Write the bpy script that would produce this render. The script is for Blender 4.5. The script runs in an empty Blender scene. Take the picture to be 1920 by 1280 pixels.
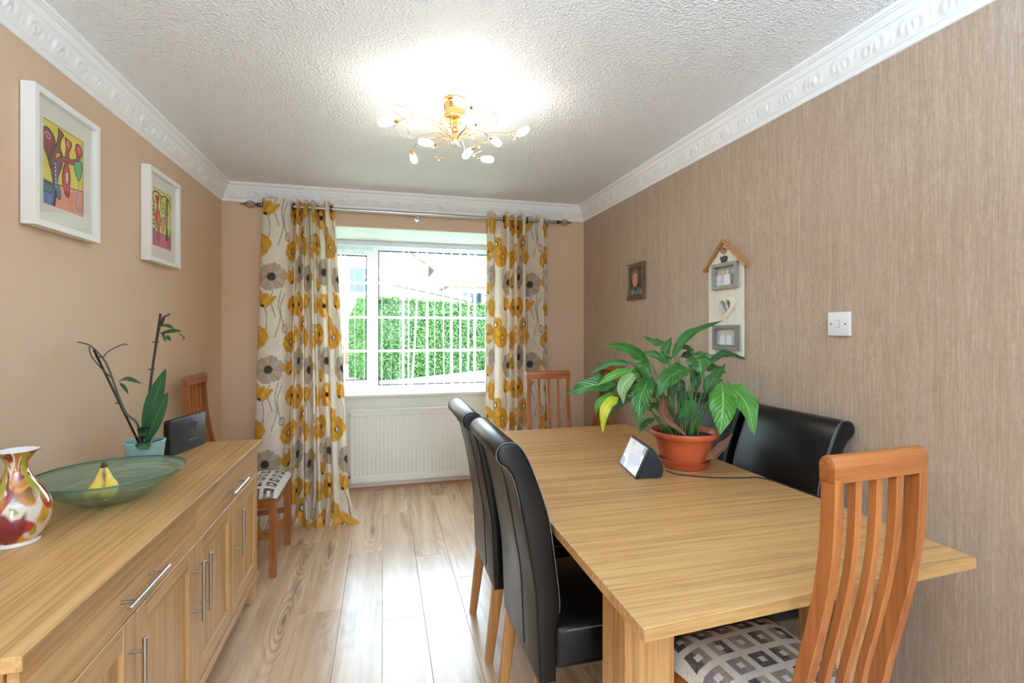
import bpy, bmesh, math, random
import numpy as np
from mathutils import Vector, Matrix
random.seed(7)
RNG = np.random.default_rng(5)
SC = bpy.context.scene
COL = SC.collection
# ---------------------------------------------------------------- camera, sky, exposure
HC = 1.345
cam_d = bpy.data.cameras.new('camera'); cam = bpy.data.objects.new('camera', cam_d); COL.objects.link(cam)
cam_d.sensor_width = 36.0; cam_d.lens = 930/1920*36; cam_d.shift_y = -21/1920; cam_d.clip_start = .02; cam_d.clip_end = 300
cam.location = (0, 0, HC); cam.rotation_euler = (math.pi/2, 0, -math.atan(242/930))
SC.camera = cam
SKY_STRENGTH = 17.0
w = bpy.data.worlds.new('overcast_sky'); SC.world = w; w.use_nodes = True
bg = w.node_tree.nodes['Background']; bg.inputs[0].default_value = (.68, .86, 1.02, 1); bg.inputs[1].default_value = SKY_STRENGTH
SC.view_settings.view_transform = 'Standard'; SC.view_settings.look = 'None'
SC.view_settings.exposure = 0.2; SC.view_settings.gamma = 1.0; SC.view_settings.use_curve_mapping = False
LAMP_STRENGTH = 37.0
SC.cycles.max_bounces = 10; SC.cycles.diffuse_bounces = 6; SC.cycles.glossy_bounces = 4
SC.cycles.transmission_bounces = 6; SC.cycles.transparent_max_bounces = 12
SC.cycles.caustics_reflective = False; SC.cycles.caustics_refractive = False
SC.cycles.sample_clamp_indirect = 6.0
FILL_POWER = 260.0
ul = bpy.data.lights.new('added_ceiling_fill', 'AREA'); ul.shape = 'DISK'; ul.size = .9; ul.energy = FILL_POWER; ul.color = (.48, .74, 1.0)
ulo = bpy.data.objects.new('added_ceiling_fill', ul); COL.objects.link(ulo); ulo.location = (.25, -1.0, 1.66); ulo.rotation_euler = (math.pi, 0, 0)  # fill light added behind the camera to brighten the ceiling; not a fixture
def portal(name, loc, rot, sx, sy):
    d = bpy.data.lights.new(name, 'AREA'); d.shape = 'RECTANGLE'; d.size = sx; d.size_y = sy
    d.cycles.is_portal = True
    o = bpy.data.objects.new(name, d); COL.objects.link(o); o.location = loc; o.rotation_euler = rot
# ---------------------------------------------------------------- helpers
def lin(c):
    c = np.asarray(c, float)/255.0
    return np.where(c <= .04045, c/12.92, ((c+.055)/1.055)**2.4)
def rgba(*c):
    l = lin(c); return (float(l[0]), float(l[1]), float(l[2]), 1.0)
def wloc(o):
    v = Vector((0, 0, 0))
    while o is not None:
        v += o.location; o = o.parent
    return v
def props(o, label=None, cat=None, group=None, kind=None):
    if label: o['label'] = label
    if cat: o['category'] = cat
    if group: o['group'] = group
    if kind: o['kind'] = kind
    return o
def thing(name, label, cat, loc=(0, 0, 0), group=None, kind=None):
    o = bpy.data.objects.new(name, None); COL.objects.link(o); o.location = loc; o.empty_display_size = .05
    return props(o, label, cat, group, kind)
class B:
    """collects shapes (world coordinates) for ONE mesh object"""
    def __init__(s): s.v = []; s.f = []; s.uv = {}
    def add(s, v, f):
        n = len(s.v); s.v += [tuple(p) for p in v]; s.f += [tuple(i+n for i in q) for q in f]; return n
    def bm(s, bm):
        bm.verts.index_update()
        s.add([v.co[:] for v in bm.verts], [[v.index for v in f.verts] for f in bm.faces]); bm.free(); return s
    def box(s, x0, x1, y0, y1, z0, z1, bev=0, seg=2, mat=None):
        bm = bmesh.new(); bmesh.ops.create_cube(bm, size=1)
        for v in bm.verts:
            v.co = Vector(((x0+x1)/2+v.co.x*(x1-x0), (y0+y1)/2+v.co.y*(y1-y0), (z0+z1)/2+v.co.z*(z1-z0)))
        if bev: bmesh.ops.bevel(bm, geom=bm.edges[:], offset=bev, segments=seg, affect='EDGES', profile=.5)
        if mat is not None: bm.transform(mat)
        return s.bm(bm)
    def prism(s, poly, axis, a, b, bev=0, seg=2, mat=None):
        """poly: 2-D outline in the plane normal to axis, extruded from a to b"""
        bm = bmesh.new()
        def P(p, t):
            return {0: (t, p[0], p[1]), 1: (p[0], t, p[1]), 2: (p[0], p[1], t)}[axis]
        va = [bm.verts.new(P(p, a)) for p in poly]; vb = [bm.verts.new(P(p, b)) for p in poly]
        n = len(poly); fa = bm.faces.new(va); fb = bm.faces.new(vb[::-1])
        for i in range(n): bm.faces.new((va[i], vb[i], vb[(i+1) % n], va[(i+1) % n]))
        bmesh.ops.recalc_face_normals(bm, faces=bm.faces)
        if bev:
            e = list(fa.edges)+list(fb.edges)
            bmesh.ops.bevel(bm, geom=e, offset=bev, segments=seg, affect='EDGES', profile=.5)
        if mat is not None: bm.transform(mat)
        return s.bm(bm)
    def tube(s, pts, r, n=8, cap=True):
        P = [Vector(p) for p in pts]; m = len(P)
        R = r if hasattr(r, '__len__') else [r]*m
        up = Vector((0, 0, 1)); V = []; F = []; pn = None
        for i in range(m):
            t = (P[min(i+1, m-1)]-P[max(i-1, 0)]).normalized()
            if pn is None:
                a = t.cross(up)
                if a.length < 1e-3: a = t.cross(Vector((1, 0, 0)))
                pn = a.normalized()
            pn = (pn-t*pn.dot(t)).normalized(); bn = t.cross(pn)
            for k in range(n):
                an = 2*math.pi*k/n; V.append(P[i]+(pn*math.cos(an)+bn*math.sin(an))*R[i])
        for i in range(m-1):
            for k in range(n):
                F.append((i*n+k, i*n+(k+1) % n, (i+1)*n+(k+1) % n, (i+1)*n+k))
        if cap: F += [tuple(range(n))[::-1], tuple((m-1)*n+k for k in range(n))]
        s.add(V, F); return s
    def lathe(s, prof, c, n=32, axis=None):
        """prof: (r, h) from c along axis (default z)"""
        az = Vector(axis).normalized() if axis else Vector((0, 0, 1))
        ax = az.orthogonal().normalized() if axis else Vector((1, 0, 0)); ay = az.cross(ax); c = Vector(c)
        V = []; F = []
        for r, h in prof:
            for k in range(n):
                a = 2*math.pi*k/n; V.append(c+az*h+(ax*math.cos(a)+ay*math.sin(a))*max(r, 1e-5))
        for i in range(len(prof)-1):
            for k in range(n): F.append((i*n+k, i*n+(k+1) % n, (i+1)*n+(k+1) % n, (i+1)*n+k))
        if prof[0][0] > 1e-4: F.append(tuple(range(n))[::-1])
        if prof[-1][0] > 1e-4: F.append(tuple((len(prof)-1)*n+k for k in range(n)))
        s.add(V, F); return s
    def ball(s, c, r, sx=1, sy=1, sz=1, u=12, v=8):
        bm = bmesh.new(); bmesh.ops.create_uvsphere(bm, u_segments=u, v_segments=v, radius=r)
        for q in bm.verts: q.co = Vector((c[0]+q.co.x*sx, c[1]+q.co.y*sy, c[2]+q.co.z*sz))
        return s.bm(bm)
    def frame(s, axis, u0, u1, v0, v1, wd, a, b, bev=.0):
        """picture-frame ring of width wd in the plane normal to axis (0 or 1), between depth a and b (one closed piece)"""
        c = min(bev*.7, wd*.3); a, b = min(a, b), max(a, b); V = []; F = []
        pr = [(0, a), (0, b-c), (c, b), (wd-c, b), (wd, b-c), (wd, a)] if c else [(0, a), (0, b), (wd, b), (wd, a)]
        if c: pr = [(0, a+c), (0, b-c), (c, b), (wd-c, b), (wd, b-c), (wd, a+c), (wd-c, a), (c, a)]
        n = len(pr)
        for uu, vv, su, sv in ((u0, v0, 1, 1), (u1, v0, -1, 1), (u1, v1, -1, -1), (u0, v1, 1, -1)):
            for o, d in pr:
                p, q = uu+su*o, vv+sv*o; V.append((d, p, q) if axis == 0 else (p, d, q))
        for k in range(4):
            for i in range(n): F.append((k*n+i, k*n+(i+1) % n, ((k+1) % 4)*n+(i+1) % n, ((k+1) % 4)*n+i))
        bm = bmesh.new(); vs = [bm.verts.new(p) for p in V]
        for f in F: bm.faces.new([vs[i] for i in f])
        bmesh.ops.recalc_face_normals(bm, faces=bm.faces); return s.bm(bm)
def obj(name, b, mat, parent=None, smooth=False, label=None, cat=None, group=None, kind=None, uv=None):
    off = wloc(parent) if parent is not None else Vector((0, 0, 0))
    me = bpy.data.meshes.new(name)
    me.from_pydata([(p[0]-off.x, p[1]-off.y, p[2]-off.z) for p in b.v], [], b.f)
    if smooth == 'auto':
        me.shade_smooth()
        try: me.set_sharp_from_angle(angle=math.radians(40))
        except Exception: pass
    elif smooth: me.shade_smooth()
    if uv is not None:
        L = me.uv_layers.new(name='UVMap'); ix = np.zeros(len(me.loops), np.int32); me.loops.foreach_get('vertex_index', ix)
        L.data.foreach_set('uv', np.asarray(uv, np.float32)[ix].ravel())
    if mat is not None: me.materials.append(mat)
    o = bpy.data.objects.new(name, me); COL.objects.link(o)
    if parent is not None: o.parent = parent
    return props(o, label, cat, group, kind)
def gridmesh(name, P, col, mat, parent=None, smooth=True, wrap=False, **k):
    """P (nu,nv,3) numpy world points; col (nu,nv,3) linear colours or None"""
    nu, nv = P.shape[:2]; off = wloc(parent) if parent is not None else Vector((0, 0, 0))
    V = (P.reshape(-1, 3)-np.array(off)).astype(np.float32)
    I = np.arange(nu*nv).reshape(nu, nv)
    if wrap: I = np.concatenate([I, I[:1]], 0)
    Q = np.stack([I[:-1, :-1], I[1:, :-1], I[1:, 1:], I[:-1, 1:]], -1).reshape(-1, 4).astype(np.int32)
    me = bpy.data.meshes.new(name); me.vertices.add(len(V)); me.vertices.foreach_set('co', V.ravel())
    me.loops.add(Q.size); me.loops.foreach_set('vertex_index', Q.ravel())
    me.polygons.add(len(Q)); me.polygons.foreach_set('loop_start', np.arange(0, Q.size, 4, dtype=np.int32))
    me.update(calc_edges=True)
    if col is not None:
        a = me.color_attributes.new('Col', 'FLOAT_COLOR', 'POINT')
        C = np.ones((len(V), 4), np.float32); C[:, :3] = col.reshape(-1, 3); a.data.foreach_set('color', C.ravel())
    if smooth: me.shade_smooth()
    me.materials.append(mat); me.validate()
    o = bpy.data.objects.new(name, me); COL.objects.link(o)
    if parent is not None: o.parent = parent
    return props(o, **k)
def copy_tree(o, parent=None):
    c = o.copy(); COL.objects.link(c)
    for k in ('label', 'group'):
        pass
    c.parent = parent
    for ch in list(o.children): copy_tree(ch, c)
    return c
def catmull(P, n):
    P = np.asarray(P, float); P = np.vstack([2*P[0]-P[1], P, 2*P[-1]-P[-2]]); m = len(P)-3
    t = np.linspace(0, m-1e-9, n); i = t.astype(int); f = (t-i)[:, None]
    a, b, c, d = P[i], P[i+1], P[i+2], P[i+3]
    return .5*((2*b)+(-a+c)*f+(2*a-5*b+4*c-d)*f**2+(-a+3*b-3*c+d)*f**3)
# ---------------------------------------------------------------- materials
class NT:
    def __init__(s, name):
        s.m = bpy.data.materials.new(name); s.m.use_nodes = True; s.t = s.m.node_tree; s.t.nodes.clear()
        s.out = s.t.nodes.new('ShaderNodeOutputMaterial')
    def n(s, ty, ins=None, **pr):
        q = s.t.nodes.new('ShaderNode'+ty)
        for k, v in pr.items(): setattr(q, k, v)
        for k, v in (ins or {}).items():
            if isinstance(v, bpy.types.NodeSocket): s.t.links.new(v, q.inputs[k])
            elif isinstance(v, bpy.types.Node): s.t.links.new(v.outputs[0], q.inputs[k])
            else: q.inputs[k].default_value = v
        return q
    def math(s, op, a, b=0.0, c=None):
        i = {0: a, 1: b}
        if c is not None: i[2] = c
        return s.n('Math', i, operation=op).outputs[0]
    def mix(s, f, a, b, blend='MIX'):
        q = s.n('Mix', {'Factor': f, 6: a, 7: b}, data_type='RGBA', blend_type=blend); return q.outputs[2]
    def ramp(s, f, stops, interp='LINEAR'):
        q = s.n('ValToRGB', {0: f}); e = q.color_ramp.elements; q.color_ramp.interpolation = interp
        while len(e) < len(stops): e.new(.5)
        for x, (p, c) in zip(e, stops): x.position = p; x.color = c
        return q.outputs[0]
    def bump(s, h, st=.3, d=.01): return s.n('Bump', {'Strength': st, 'Distance': d, 'Height': h}).outputs[0]
    def bsdf(s, **k):
        p = s.n('BsdfPrincipled', {kk.replace('_', ' '): v for kk, v in k.items()}); s.t.links.new(p.outputs[0], s.out.inputs[0]); s.p = p; return p
    def surf(s, node): s.t.links.new(node.outputs[0], s.out.inputs[0]); return s.m
def plain(name, c, rough=.5, metal=0.0, **k):
    q = NT(name); q.bsdf(Base_Color=rgba(*c), Roughness=rough, Metallic=metal, **k); return q.m
def coords(q, scale=(1, 1, 1), rnd=True):
    tc = q.n('TexCoord').outputs['Object']
    if rnd:
        r = q.n('ObjectInfo').outputs['Random']
        off = q.n('CombineXYZ', {0: q.math('MULTIPLY', r, 37.0), 1: q.math('MULTIPLY', r, 53.0), 2: q.math('MULTIPLY', r, 19.0)})
        tc = q.n('VectorMath', {0: tc, 1: off.outputs[0]}, operation='ADD').outputs[0]
    return q.n('Mapping', {'Vector': tc, 'Scale': scale}).outputs[0]
def wood(name, light, mid, dark, grain=0, fine=1.0, rough=.38, figure=.35, rnd=True, bumpk=.08, coat=0.0):
    """straight-grained wood; grain = axis index the fibres run along"""
    q = NT(name)
    def sc(along, across): v = [across]*3; v[grain] = along; return tuple(v)
    a = q.n('TexNoise', {'Vector': coords(q, sc(.9, 16*fine), rnd), 'Scale': 1.0, 'Detail': 6.0, 'Roughness': .6, 'Distortion': .35})
    b = q.n('TexNoise', {'Vector': coords(q, sc(5, 190*fine), rnd), 'Scale': 1.0, 'Detail': 3.0, 'Roughness': .7})
    c = q.n('TexNoise', {'Vector': coords(q, sc(1.4, 55*fine), rnd), 'Scale': 1.0, 'Detail': 4.0, 'Roughness': .55, 'Distortion': .2})
    f = q.math('ADD', q.math('MULTIPLY', a.outputs[0], figure), q.math('ADD', q.math('MULTIPLY', c.outputs[0], .40), q.math('MULTIPLY', b.outputs[0], 1-.40-figure)))
    col = q.ramp(f, [(.38, rgba(*dark)), (.475, rgba(*mid)), (.58, rgba(*light))])
    q.bsdf(Base_Color=col, Roughness=rough, Normal=q.bump(b.outputs[0], bumpk, .002), Coat_Weight=coat, Coat_Roughness=.2)
    return q.m
OAK = ((204, 161, 107), (184, 139, 87), (148, 104, 60))
M = {}
M['oak_x'] = wood('oak_grain_x', *OAK, grain=0, fine=1.5, figure=.30)
M['oak_y'] = wood('oak_grain_y', *OAK, grain=1, fine=1.5, figure=.30)
M['oak_z'] = wood('oak_grain_z', *OAK, grain=2, fine=1.5, figure=.30)
M['oak_shaded_x'] = wood('oak_shaded_edge_x', (184, 142, 92), (166, 125, 76), (140, 102, 58), grain=0, fine=1.5)
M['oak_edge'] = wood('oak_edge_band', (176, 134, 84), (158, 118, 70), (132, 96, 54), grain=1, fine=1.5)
BE = ((164, 98, 48), (147, 83, 38), (122, 65, 28))
M['beech_z'] = wood('beech_grain_z', *BE, grain=2, rough=.35, rnd=False, fine=.8)
M['beech_x'] = wood('beech_grain_x', *BE, grain=0, rough=.35, rnd=False, fine=.8)
M['leg_z'] = wood('chair_leg_wood', (196, 140, 82), (178, 122, 66), (154, 100, 52), grain=2, rough=.4)
M['roofwood'] = wood('driftwood', (196, 150, 100), (170, 122, 76), (130, 90, 52), grain=1, rough=.6, rnd=False)
def floor_mat():
    q = NT('laminate_plank')
    warp = q.n('TexNoise', {'Vector': coords(q, (4.0, .55, 1)), 'Scale': 1.0, 'Detail': 2.0, 'Roughness': .5})
    kn = q.n('TexVoronoi', {'Vector': coords(q, (5.2, .85, 1)), 'Scale': 1.0, 'Randomness': 1.0}, feature='SMOOTH_F1')
    kn.inputs['Smoothness'].default_value = .3
    d = kn.outputs['Distance']
    # growth rings: a slow field running across the plank, pulled round the knots
    sep = q.n('SeparateXYZ', {0: coords(q, (1, 1, 1))})
    ph = q.math('ADD', q.math('MULTIPLY', sep.outputs[0], 120.0), q.math('ADD', q.math('MULTIPLY', warp.outputs[0], 70.0), q.math('MULTIPLY', q.math('POWER', d, .6), 88.0)))
    ring = q.math('POWER', q.math('MULTIPLY_ADD', q.math('SINE', ph), .5, .5), 2.2)
    fine = q.n('TexNoise', {'Vector': coords(q, (230, 6, 1)), 'Scale': 1.0, 'Detail': 3.0, 'Roughness': .7})
    soft = q.n('TexNoise', {'Vector': coords(q, (14, .9, 1)), 'Scale': 1.0, 'Detail': 5.0, 'Roughness': .6, 'Distortion': .8})
    col = q.ramp(soft.outputs[0], [(.30, rgba(178, 142, 112)), (.48, rgba(206, 172, 140)), (.66, rgba(222, 192, 161))])
    near = q.ramp(d, [(.10, (1, 1, 1, 1)), (.42, (.10, .10, .10, 1))])
    col = q.mix(q.math('MULTIPLY', q.math('MULTIPLY', ring, near), .62), col, rgba(134, 100, 80))
    col = q.mix(q.math('MULTIPLY', q.ramp(fine.outputs[0], [(.50, (0, 0, 0, 1)), (.68, (1, 1, 1, 1))]), .30), col, rgba(160, 126, 98))
    kmask = q.ramp(d, [(.03, (1, 1, 1, 1)), (.12, (0, 0, 0, 1))])
    streak = q.n('TexNoise', {'Vector': coords(q, (24, 2.2, 1)), 'Scale': 1.0, 'Detail': 2.0, 'Distortion': .5})
    smask = q.math('MULTIPLY', q.ramp(streak.outputs[0], [(.60, (0, 0, 0, 1)), (.72, (1, 1, 1, 1))]), q.ramp(d, [(.2, (1, 1, 1, 1)), (.5, (.15, .15, .15, 1))]))
    col = q.mix(q.math('MULTIPLY', kmask, .8), col, rgba(98, 72, 62))
    col = q.mix(q.math('MULTIPLY', smask, .8), col, rgba(104, 92, 80))
    r = q.n('ObjectInfo').outputs['Random']
    col = q.mix(1.0, col, q.ramp(r, [(0, (.94, .93, .92, 1)), (1, (1.03, 1.03, 1.03, 1))]), 'MULTIPLY')
    q.bsdf(Base_Color=col, Roughness=.27, Normal=q.bump(fine.outputs[0], .05, .002), Coat_Weight=.15, Coat_Roughness=.22); q.p.inputs['Specular IOR Level'].default_value = .6
    return q.m
M['floor'] = floor_mat()
def wall_paint(name, c):
    q = NT(name); n = q.n('TexNoise', {'Vector': coords(q, (1, 1, 1), False), 'Scale': 260.0, 'Detail': 2.0})
    q.bsdf(Base_Color=rgba(*c), Roughness=.55, Normal=q.bump(n.outputs[0], .06, .002)); return q.m
M['tan'] = wall_paint('tan_wall_paint', (211, 180, 151))
M['cream'] = wall_paint('cream_wall_paint', (241, 238, 231))
M['soffit'] = wall_paint('white_soffit_paint', (236, 240, 234))
def wallpaper():
    q = NT('textured_wallpaper')
    a = q.n('TexNoise', {'Vector': coords(q, (1, 330, 9), False), 'Scale': 1.0, 'Detail': 3.0, 'Roughness': .75})
    b = q.n('TexNoise', {'Vector': coords(q, (1, 60, 1.2), False), 'Scale': 1.0, 'Detail': 3.0, 'Roughness': .6})
    c = q.n('TexNoise', {'Vector': coords(q, (1, 150, 60), False), 'Scale': 1.0, 'Detail': 2.0})
    f = q.math('ADD', q.math('MULTIPLY', a.outputs[0], .6), q.math('ADD', q.math('MULTIPLY', b.outputs[0], .2), q.math('MULTIPLY', c.outputs[0], .2)))
    col = q.ramp(f, [(.30, rgba(148, 125, 105)), (.50, rgba(173, 150, 130)), (.70, rgba(200, 182, 165))])
    q.bsdf(Base_Color=col, Roughness=.5, Normal=q.bump(f, .2, .0015)); return q.m
M['paper'] = wallpaper()
def artex():
    q = NT('artex_ceiling')
    a = q.n('TexNoise', {'Vector': coords(q, (1, 1, 1), False), 'Scale': 88.0, 'Detail': 3.0, 'Roughness': .55, 'Distortion': .8})
    b = q.n('TexVoronoi', {'Vector': coords(q, (1, 1, 1), False), 'Scale': 120.0}, feature='SMOOTH_F1')
    h = q.math('ADD', a.outputs[0], q.math('MULTIPLY', b.outputs[0], .5))
    q.bsdf(Base_Color=rgba(249, 249, 250), Roughness=.32, Normal=q.bump(h, .85, .011)); return q.m
M['artex'] = artex()
M['plaster'] = plain('cornice_plaster', (243, 241, 240), .5)
M['upvc'] = plain('white_upvc', (242, 245, 244), .25)
M['gloss_white'] = plain('white_gloss', (238, 236, 230), .3)
M['rad'] = plain('radiator_enamel', (247, 247, 243), .35)
M['white_plastic'] = plain('white_plastic', (238, 238, 244), .25)
M['frame_white'] = plain('white_frame_lacquer', (240, 238, 236), .35)
M['mat_board'] = plain('mount_board', (232, 230, 216), .7)
M['steel'] = plain('brushed_steel', (186, 182, 178), .28, 1.0)
M['dark_steel'] = plain('dark_nickel', (92, 84, 78), .3, 1.0)
M['gold'] = plain('polished_brass', (235, 190, 120), .18, 1.0)
M['copper'] = plain('old_copper', (96, 62, 44), .4, 1.0)
M['black'] = plain('matt_black', (20, 21, 23), .5)
M['router'] = plain('router_shell', (44, 50, 56), .38)
M['router_edge'] = plain('router_edge', (10, 10, 12), .3)
M['logo'] = plain('gloss_logo', (16, 18, 20), .12)
M['led'] = plain('icon_grey', (150, 156, 160), .4)
M['fabric_dark'] = plain('speaker_mesh', (30, 33, 40), .85)
M['cable'] = plain('black_cable', (26, 22, 22), .5)
M['bead'] = plain('bead_wood', (168, 112, 72), .45)
M['brick_out'] = plain('pale_brick', (200, 150, 125), .8)
M['roof_out'] = plain('grey_roof_tile', (120, 110, 110), .8)
M['fascia'] = plain('dark_fascia', (150, 100, 100), .6)
M['garage'] = plain('garage_render', (200, 185, 175), .7)
M['carpaint'] = plain('silver_car_paint', (200, 205, 212), .25, .3)
M['carglass'] = plain('car_glass', (40, 52, 64), .1)
M['tyre'] = plain('tyre', (30, 30, 32), .8)
M['bounce_slab'] = plain('pale_bounce_slab', (214, 208, 200), .8)
M['paving'] = plain('pale_paving', (170, 165, 160), .8)
def noisy(name, c1, c2, scale, rough=.8, bumpk=.3):
    q = NT(name); a = q.n('TexNoise', {'Vector': coords(q, (1, 1, 1), False), 'Scale': scale, 'Detail': 4.0})
    q.bsdf(Base_Color=q.ramp(a.outputs[0], [(.35, rgba(*c1)), (.65, rgba(*c2))]), Roughness=rough, Normal=q.bump(a.outputs[0], bumpk, .01)); return q.m
M['grass'] = noisy('lawn_grass', (92, 106, 80), (116, 128, 100), 6.0)
M['soil'] = noisy('potting_soil', (34, 24, 18), (62, 46, 36), 120.0, .9)
M['terracotta'] = noisy('terracotta_plastic', (188, 84, 48), (196, 92, 54), 30.0, .42, .02)
M['terracotta_dark'] = noisy('saucer_plastic', (166, 66, 38), (172, 72, 42), 30.0, .35, .02)
M['ceramic'] = plain('pale_turquoise_glaze', (158, 200, 202), .3)
def glass(name, tint, body, amount, rough=.02, cap=.6):
    q = NT(name); tr = q.n('BsdfTransparent', {0: tint}); gl = q.n('BsdfGlossy', {0: (1, 1, 1, 1), 1: rough})
    fr = q.n('Fresnel', {0: 1.45}); base = tr
    if amount:
        df = q.n('BsdfDiffuse', {0: body}); base = q.n('MixShader', {0: amount, 1: tr.outputs[0], 2: df.outputs[0]})
    return q.surf(q.n('MixShader', {0: q.math('MINIMUM', fr.outputs[0], cap), 1: base.outputs[0], 2: gl.outputs[0]}))
M['pane'] = glass('window_glass', (.97, .985, .975, 1), None, 0, cap=.004)
M['picture_glass'] = glass('picture_glass', (.99, .99, .99, 1), None, 0, cap=.07)
def bowl_mat():
    q = NT('frosted_green_glass')
    a = q.n('TexNoise', {'Vector': coords(q, (3, 3, 130), False), 'Scale': 1.0, 'Detail': 4.0, 'Distortion': .5})
    amt = q.ramp(a.outputs[0], [(.35, (.22, .22, .22, 1)), (.65, (.48, .48, .48, 1))])
    tr = q.n('BsdfTransparent', {0: rgba(216, 232, 222)}); df = q.n('BsdfPrincipled', {'Base Color': rgba(178, 186, 164), 'Roughness': .25})
    return q.surf(q.n('MixShader', {0: amt, 1: tr.outputs[0], 2: df.outputs[0]}))
M['bowl'] = bowl_mat()
M['bowl_rim'] = glass('glass_rim', rgba(150, 196, 180), rgba(90, 140, 125), .45, .05)
def leather():
    q = NT('black_leather')
    n = q.n('TexNoise', {'Vector': coords(q, (1, 1, 1), False), 'Scale': 5.0, 'Detail': 1.0})
    rr = q.ramp(n.outputs[0], [(.3, (.30, .30, .30, 1)), (.7, (.38, .38, .38, 1))])
    col = q.ramp(n.outputs[0], [(.35, rgba(9, 8, 9)), (.75, rgba(20, 18, 18))])
    h = q.n('TexNoise', {'Vector': coords(q, (1, 1, 1), False), 'Scale': 320.0, 'Detail': 1.0, 'Roughness': .5}).outputs[0]
    q.bsdf(Base_Color=col, Roughness=rr, Normal=q.bump(h, .06, .001)); q.p.inputs['Specular IOR Level'].default_value = .3; return q.m
M['leather'] = leather()
M['thread'] = plain('worn_piping', (104, 98, 96), .6)
def square_fabric():
    q = NT('square_pattern_fabric'); tc = q.n('TexCoord').outputs['Object']; s = q.n('SeparateXYZ', {0: tc}); C = .074
    ux = q.math('DIVIDE', q.math('ADD', s.outputs[0], 5.013), C); uy = q.math('DIVIDE', q.math('ADD', s.outputs[1], 5.03), C)
    fx = q.math('FRACT', ux); fy = q.math('FRACT', uy)
    dx = q.math('ABSOLUTE', q.math('SUBTRACT', fx, .5)); dy = q.math('ABSOLUTE', q.math('SUBTRACT', fy, .5))
    mx = q.math('MAXIMUM', dx, dy)
    outer = q.math('LESS_THAN', mx, .36); inner = q.math('LESS_THAN', mx, .125)
    msk = q.math('SUBTRACT', outer, inner)
    cell = q.n('CombineXYZ', {0: q.math('FLOOR', ux), 1: q.math('FLOOR', uy), 2: q.math('GREATER_THAN', fx, .5)})
    wn = q.n('TexWhiteNoise', {'Vector': cell.outputs[0]}, noise_dimensions='3D')
    cc = q.ramp(wn.outputs[0], [(0, rgba(42, 32, 34)), (.36, rgba(58, 42, 44)), (.40, rgba(128, 112, 92)), (.62, rgba(128, 112, 92)), (.66, rgba(104, 82, 92)), (.85, rgba(150, 136, 124)), (.9, rgba(48, 36, 38))], 'CONSTANT')
    th = q.n('TexNoise', {'Vector': coords(q, (900, 140, 1), False), 'Scale': 1.0, 'Detail': 1.0})
    th2 = q.n('TexNoise', {'Vector': coords(q, (140, 900, 1), False), 'Scale': 1.0, 'Detail': 1.0})
    cream = q.mix(q.ramp(th.outputs[0], [(.4, (0, 0, 0, 1)), (.65, (1, 1, 1, 1))]), rgba(222, 218, 210), rgba(196, 192, 186))
    cc = q.mix(q.math('MULTIPLY', q.ramp(th2.outputs[0], [(.5, (0, 0, 0, 1)), (.62, (1, 1, 1, 1))]), .4), cc, rgba(170, 160, 140))
    q.bsdf(Base_Color=q.mix(msk, cream, cc), Roughness=.85, Normal=q.bump(th.outputs[0], .2, .002)); return q.m
M['squares'] = square_fabric()
def vcol(name, rough=.6, trans=0.0, emit=0.0, coat=0.0):
    q = NT(name); a = q.n('Attribute', attribute_name='Col').outputs[0]
    p = q.bsdf(Base_Color=a, Roughness=rough, Coat_Weight=coat, Coat_Roughness=.05)
    if emit:
        p.inputs['Emission Strength'].default_value = emit; q.t.links.new(a, p.inputs['Emission Color'])
    if trans:
        t = q.n('BsdfTranslucent', {0: a}); return q.surf(q.n('MixShader', {0: trans, 1: p.outputs[0], 2: t.outputs[0]}))
    return q.m
M['print'] = vcol('painted_paper', .6)
M['curtain'] = vcol('floral_curtain_cloth', .85, .28)
M['vase'] = vcol('swirled_glass_glaze', .06, coat=.8)
M['screen'] = vcol('lit_screen', .15, emit=.15)
def blind():
    q = NT('blind_fabric'); d = q.n('BsdfDiffuse', {0: rgba(243, 242, 238)}); t = q.n('BsdfTranslucent', {0: rgba(243, 242, 238)})
    return q.surf(q.n('MixShader', {0: .35, 1: d.outputs[0], 2: t.outputs[0]}))
M['blind'] = blind()
def shade_glow():
    q = NT('lit_glass_shade'); q.bsdf(Base_Color=rgba(255, 250, 240), Roughness=.3, Emission_Color=(1.0, .94, .86, 1), Emission_Strength=LAMP_STRENGTH); return q.m
M['shade'] = shade_glow()
M['crystal'] = glass('crystal_bead', (.95, .97, .97, 1), rgba(220, 225, 225), .25, .02)
def leaf(name, a, b, vein, rough=.3):
    q = NT(name); uv = q.n('TexCoord').outputs['UV']; s = q.n('SeparateXYZ', {0: uv})
    av = q.math('ABSOLUTE', q.math('SUBTRACT', q.math('MULTIPLY', s.outputs[1], 2.0), 1.0))
    ph = q.math('SUBTRACT', q.math('MULTIPLY', s.outputs[0], 62.0), q.math('MULTIPLY', av, 16.0))
    wv = q.math('MULTIPLY_ADD', q.math('SINE', ph), .5, .5)
    nz = q.n('TexNoise', {'Vector': coords(q, (1, 1, 1), False), 'Scale': 26.0, 'Detail': 3.0})
    col = q.mix(nz.outputs[0], rgba(*a), rgba(*b))
    col = q.mix(q.math('MULTIPLY', q.ramp(wv, [(.6, (0, 0, 0, 1)), (.95, (1, 1, 1, 1))]), .20), col, rgba(*vein))
    col = q.mix(q.ramp(av, [(.03, (1, 1, 1, 1)), (.09, (0, 0, 0, 1))]), col, rgba(*vein))
    p = q.bsdf(Base_Color=col, Roughness=rough, Normal=q.bump(wv, .45, .004))
    t = q.n('BsdfTranslucent', {0: col}); return q.surf(q.n('MixShader', {0: .16, 1: p.outputs[0], 2: t.outputs[0]}))
M['leaf0'] = leaf('lily_leaf', (34, 84, 32), (54, 112, 44), (100, 148, 74))
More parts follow.
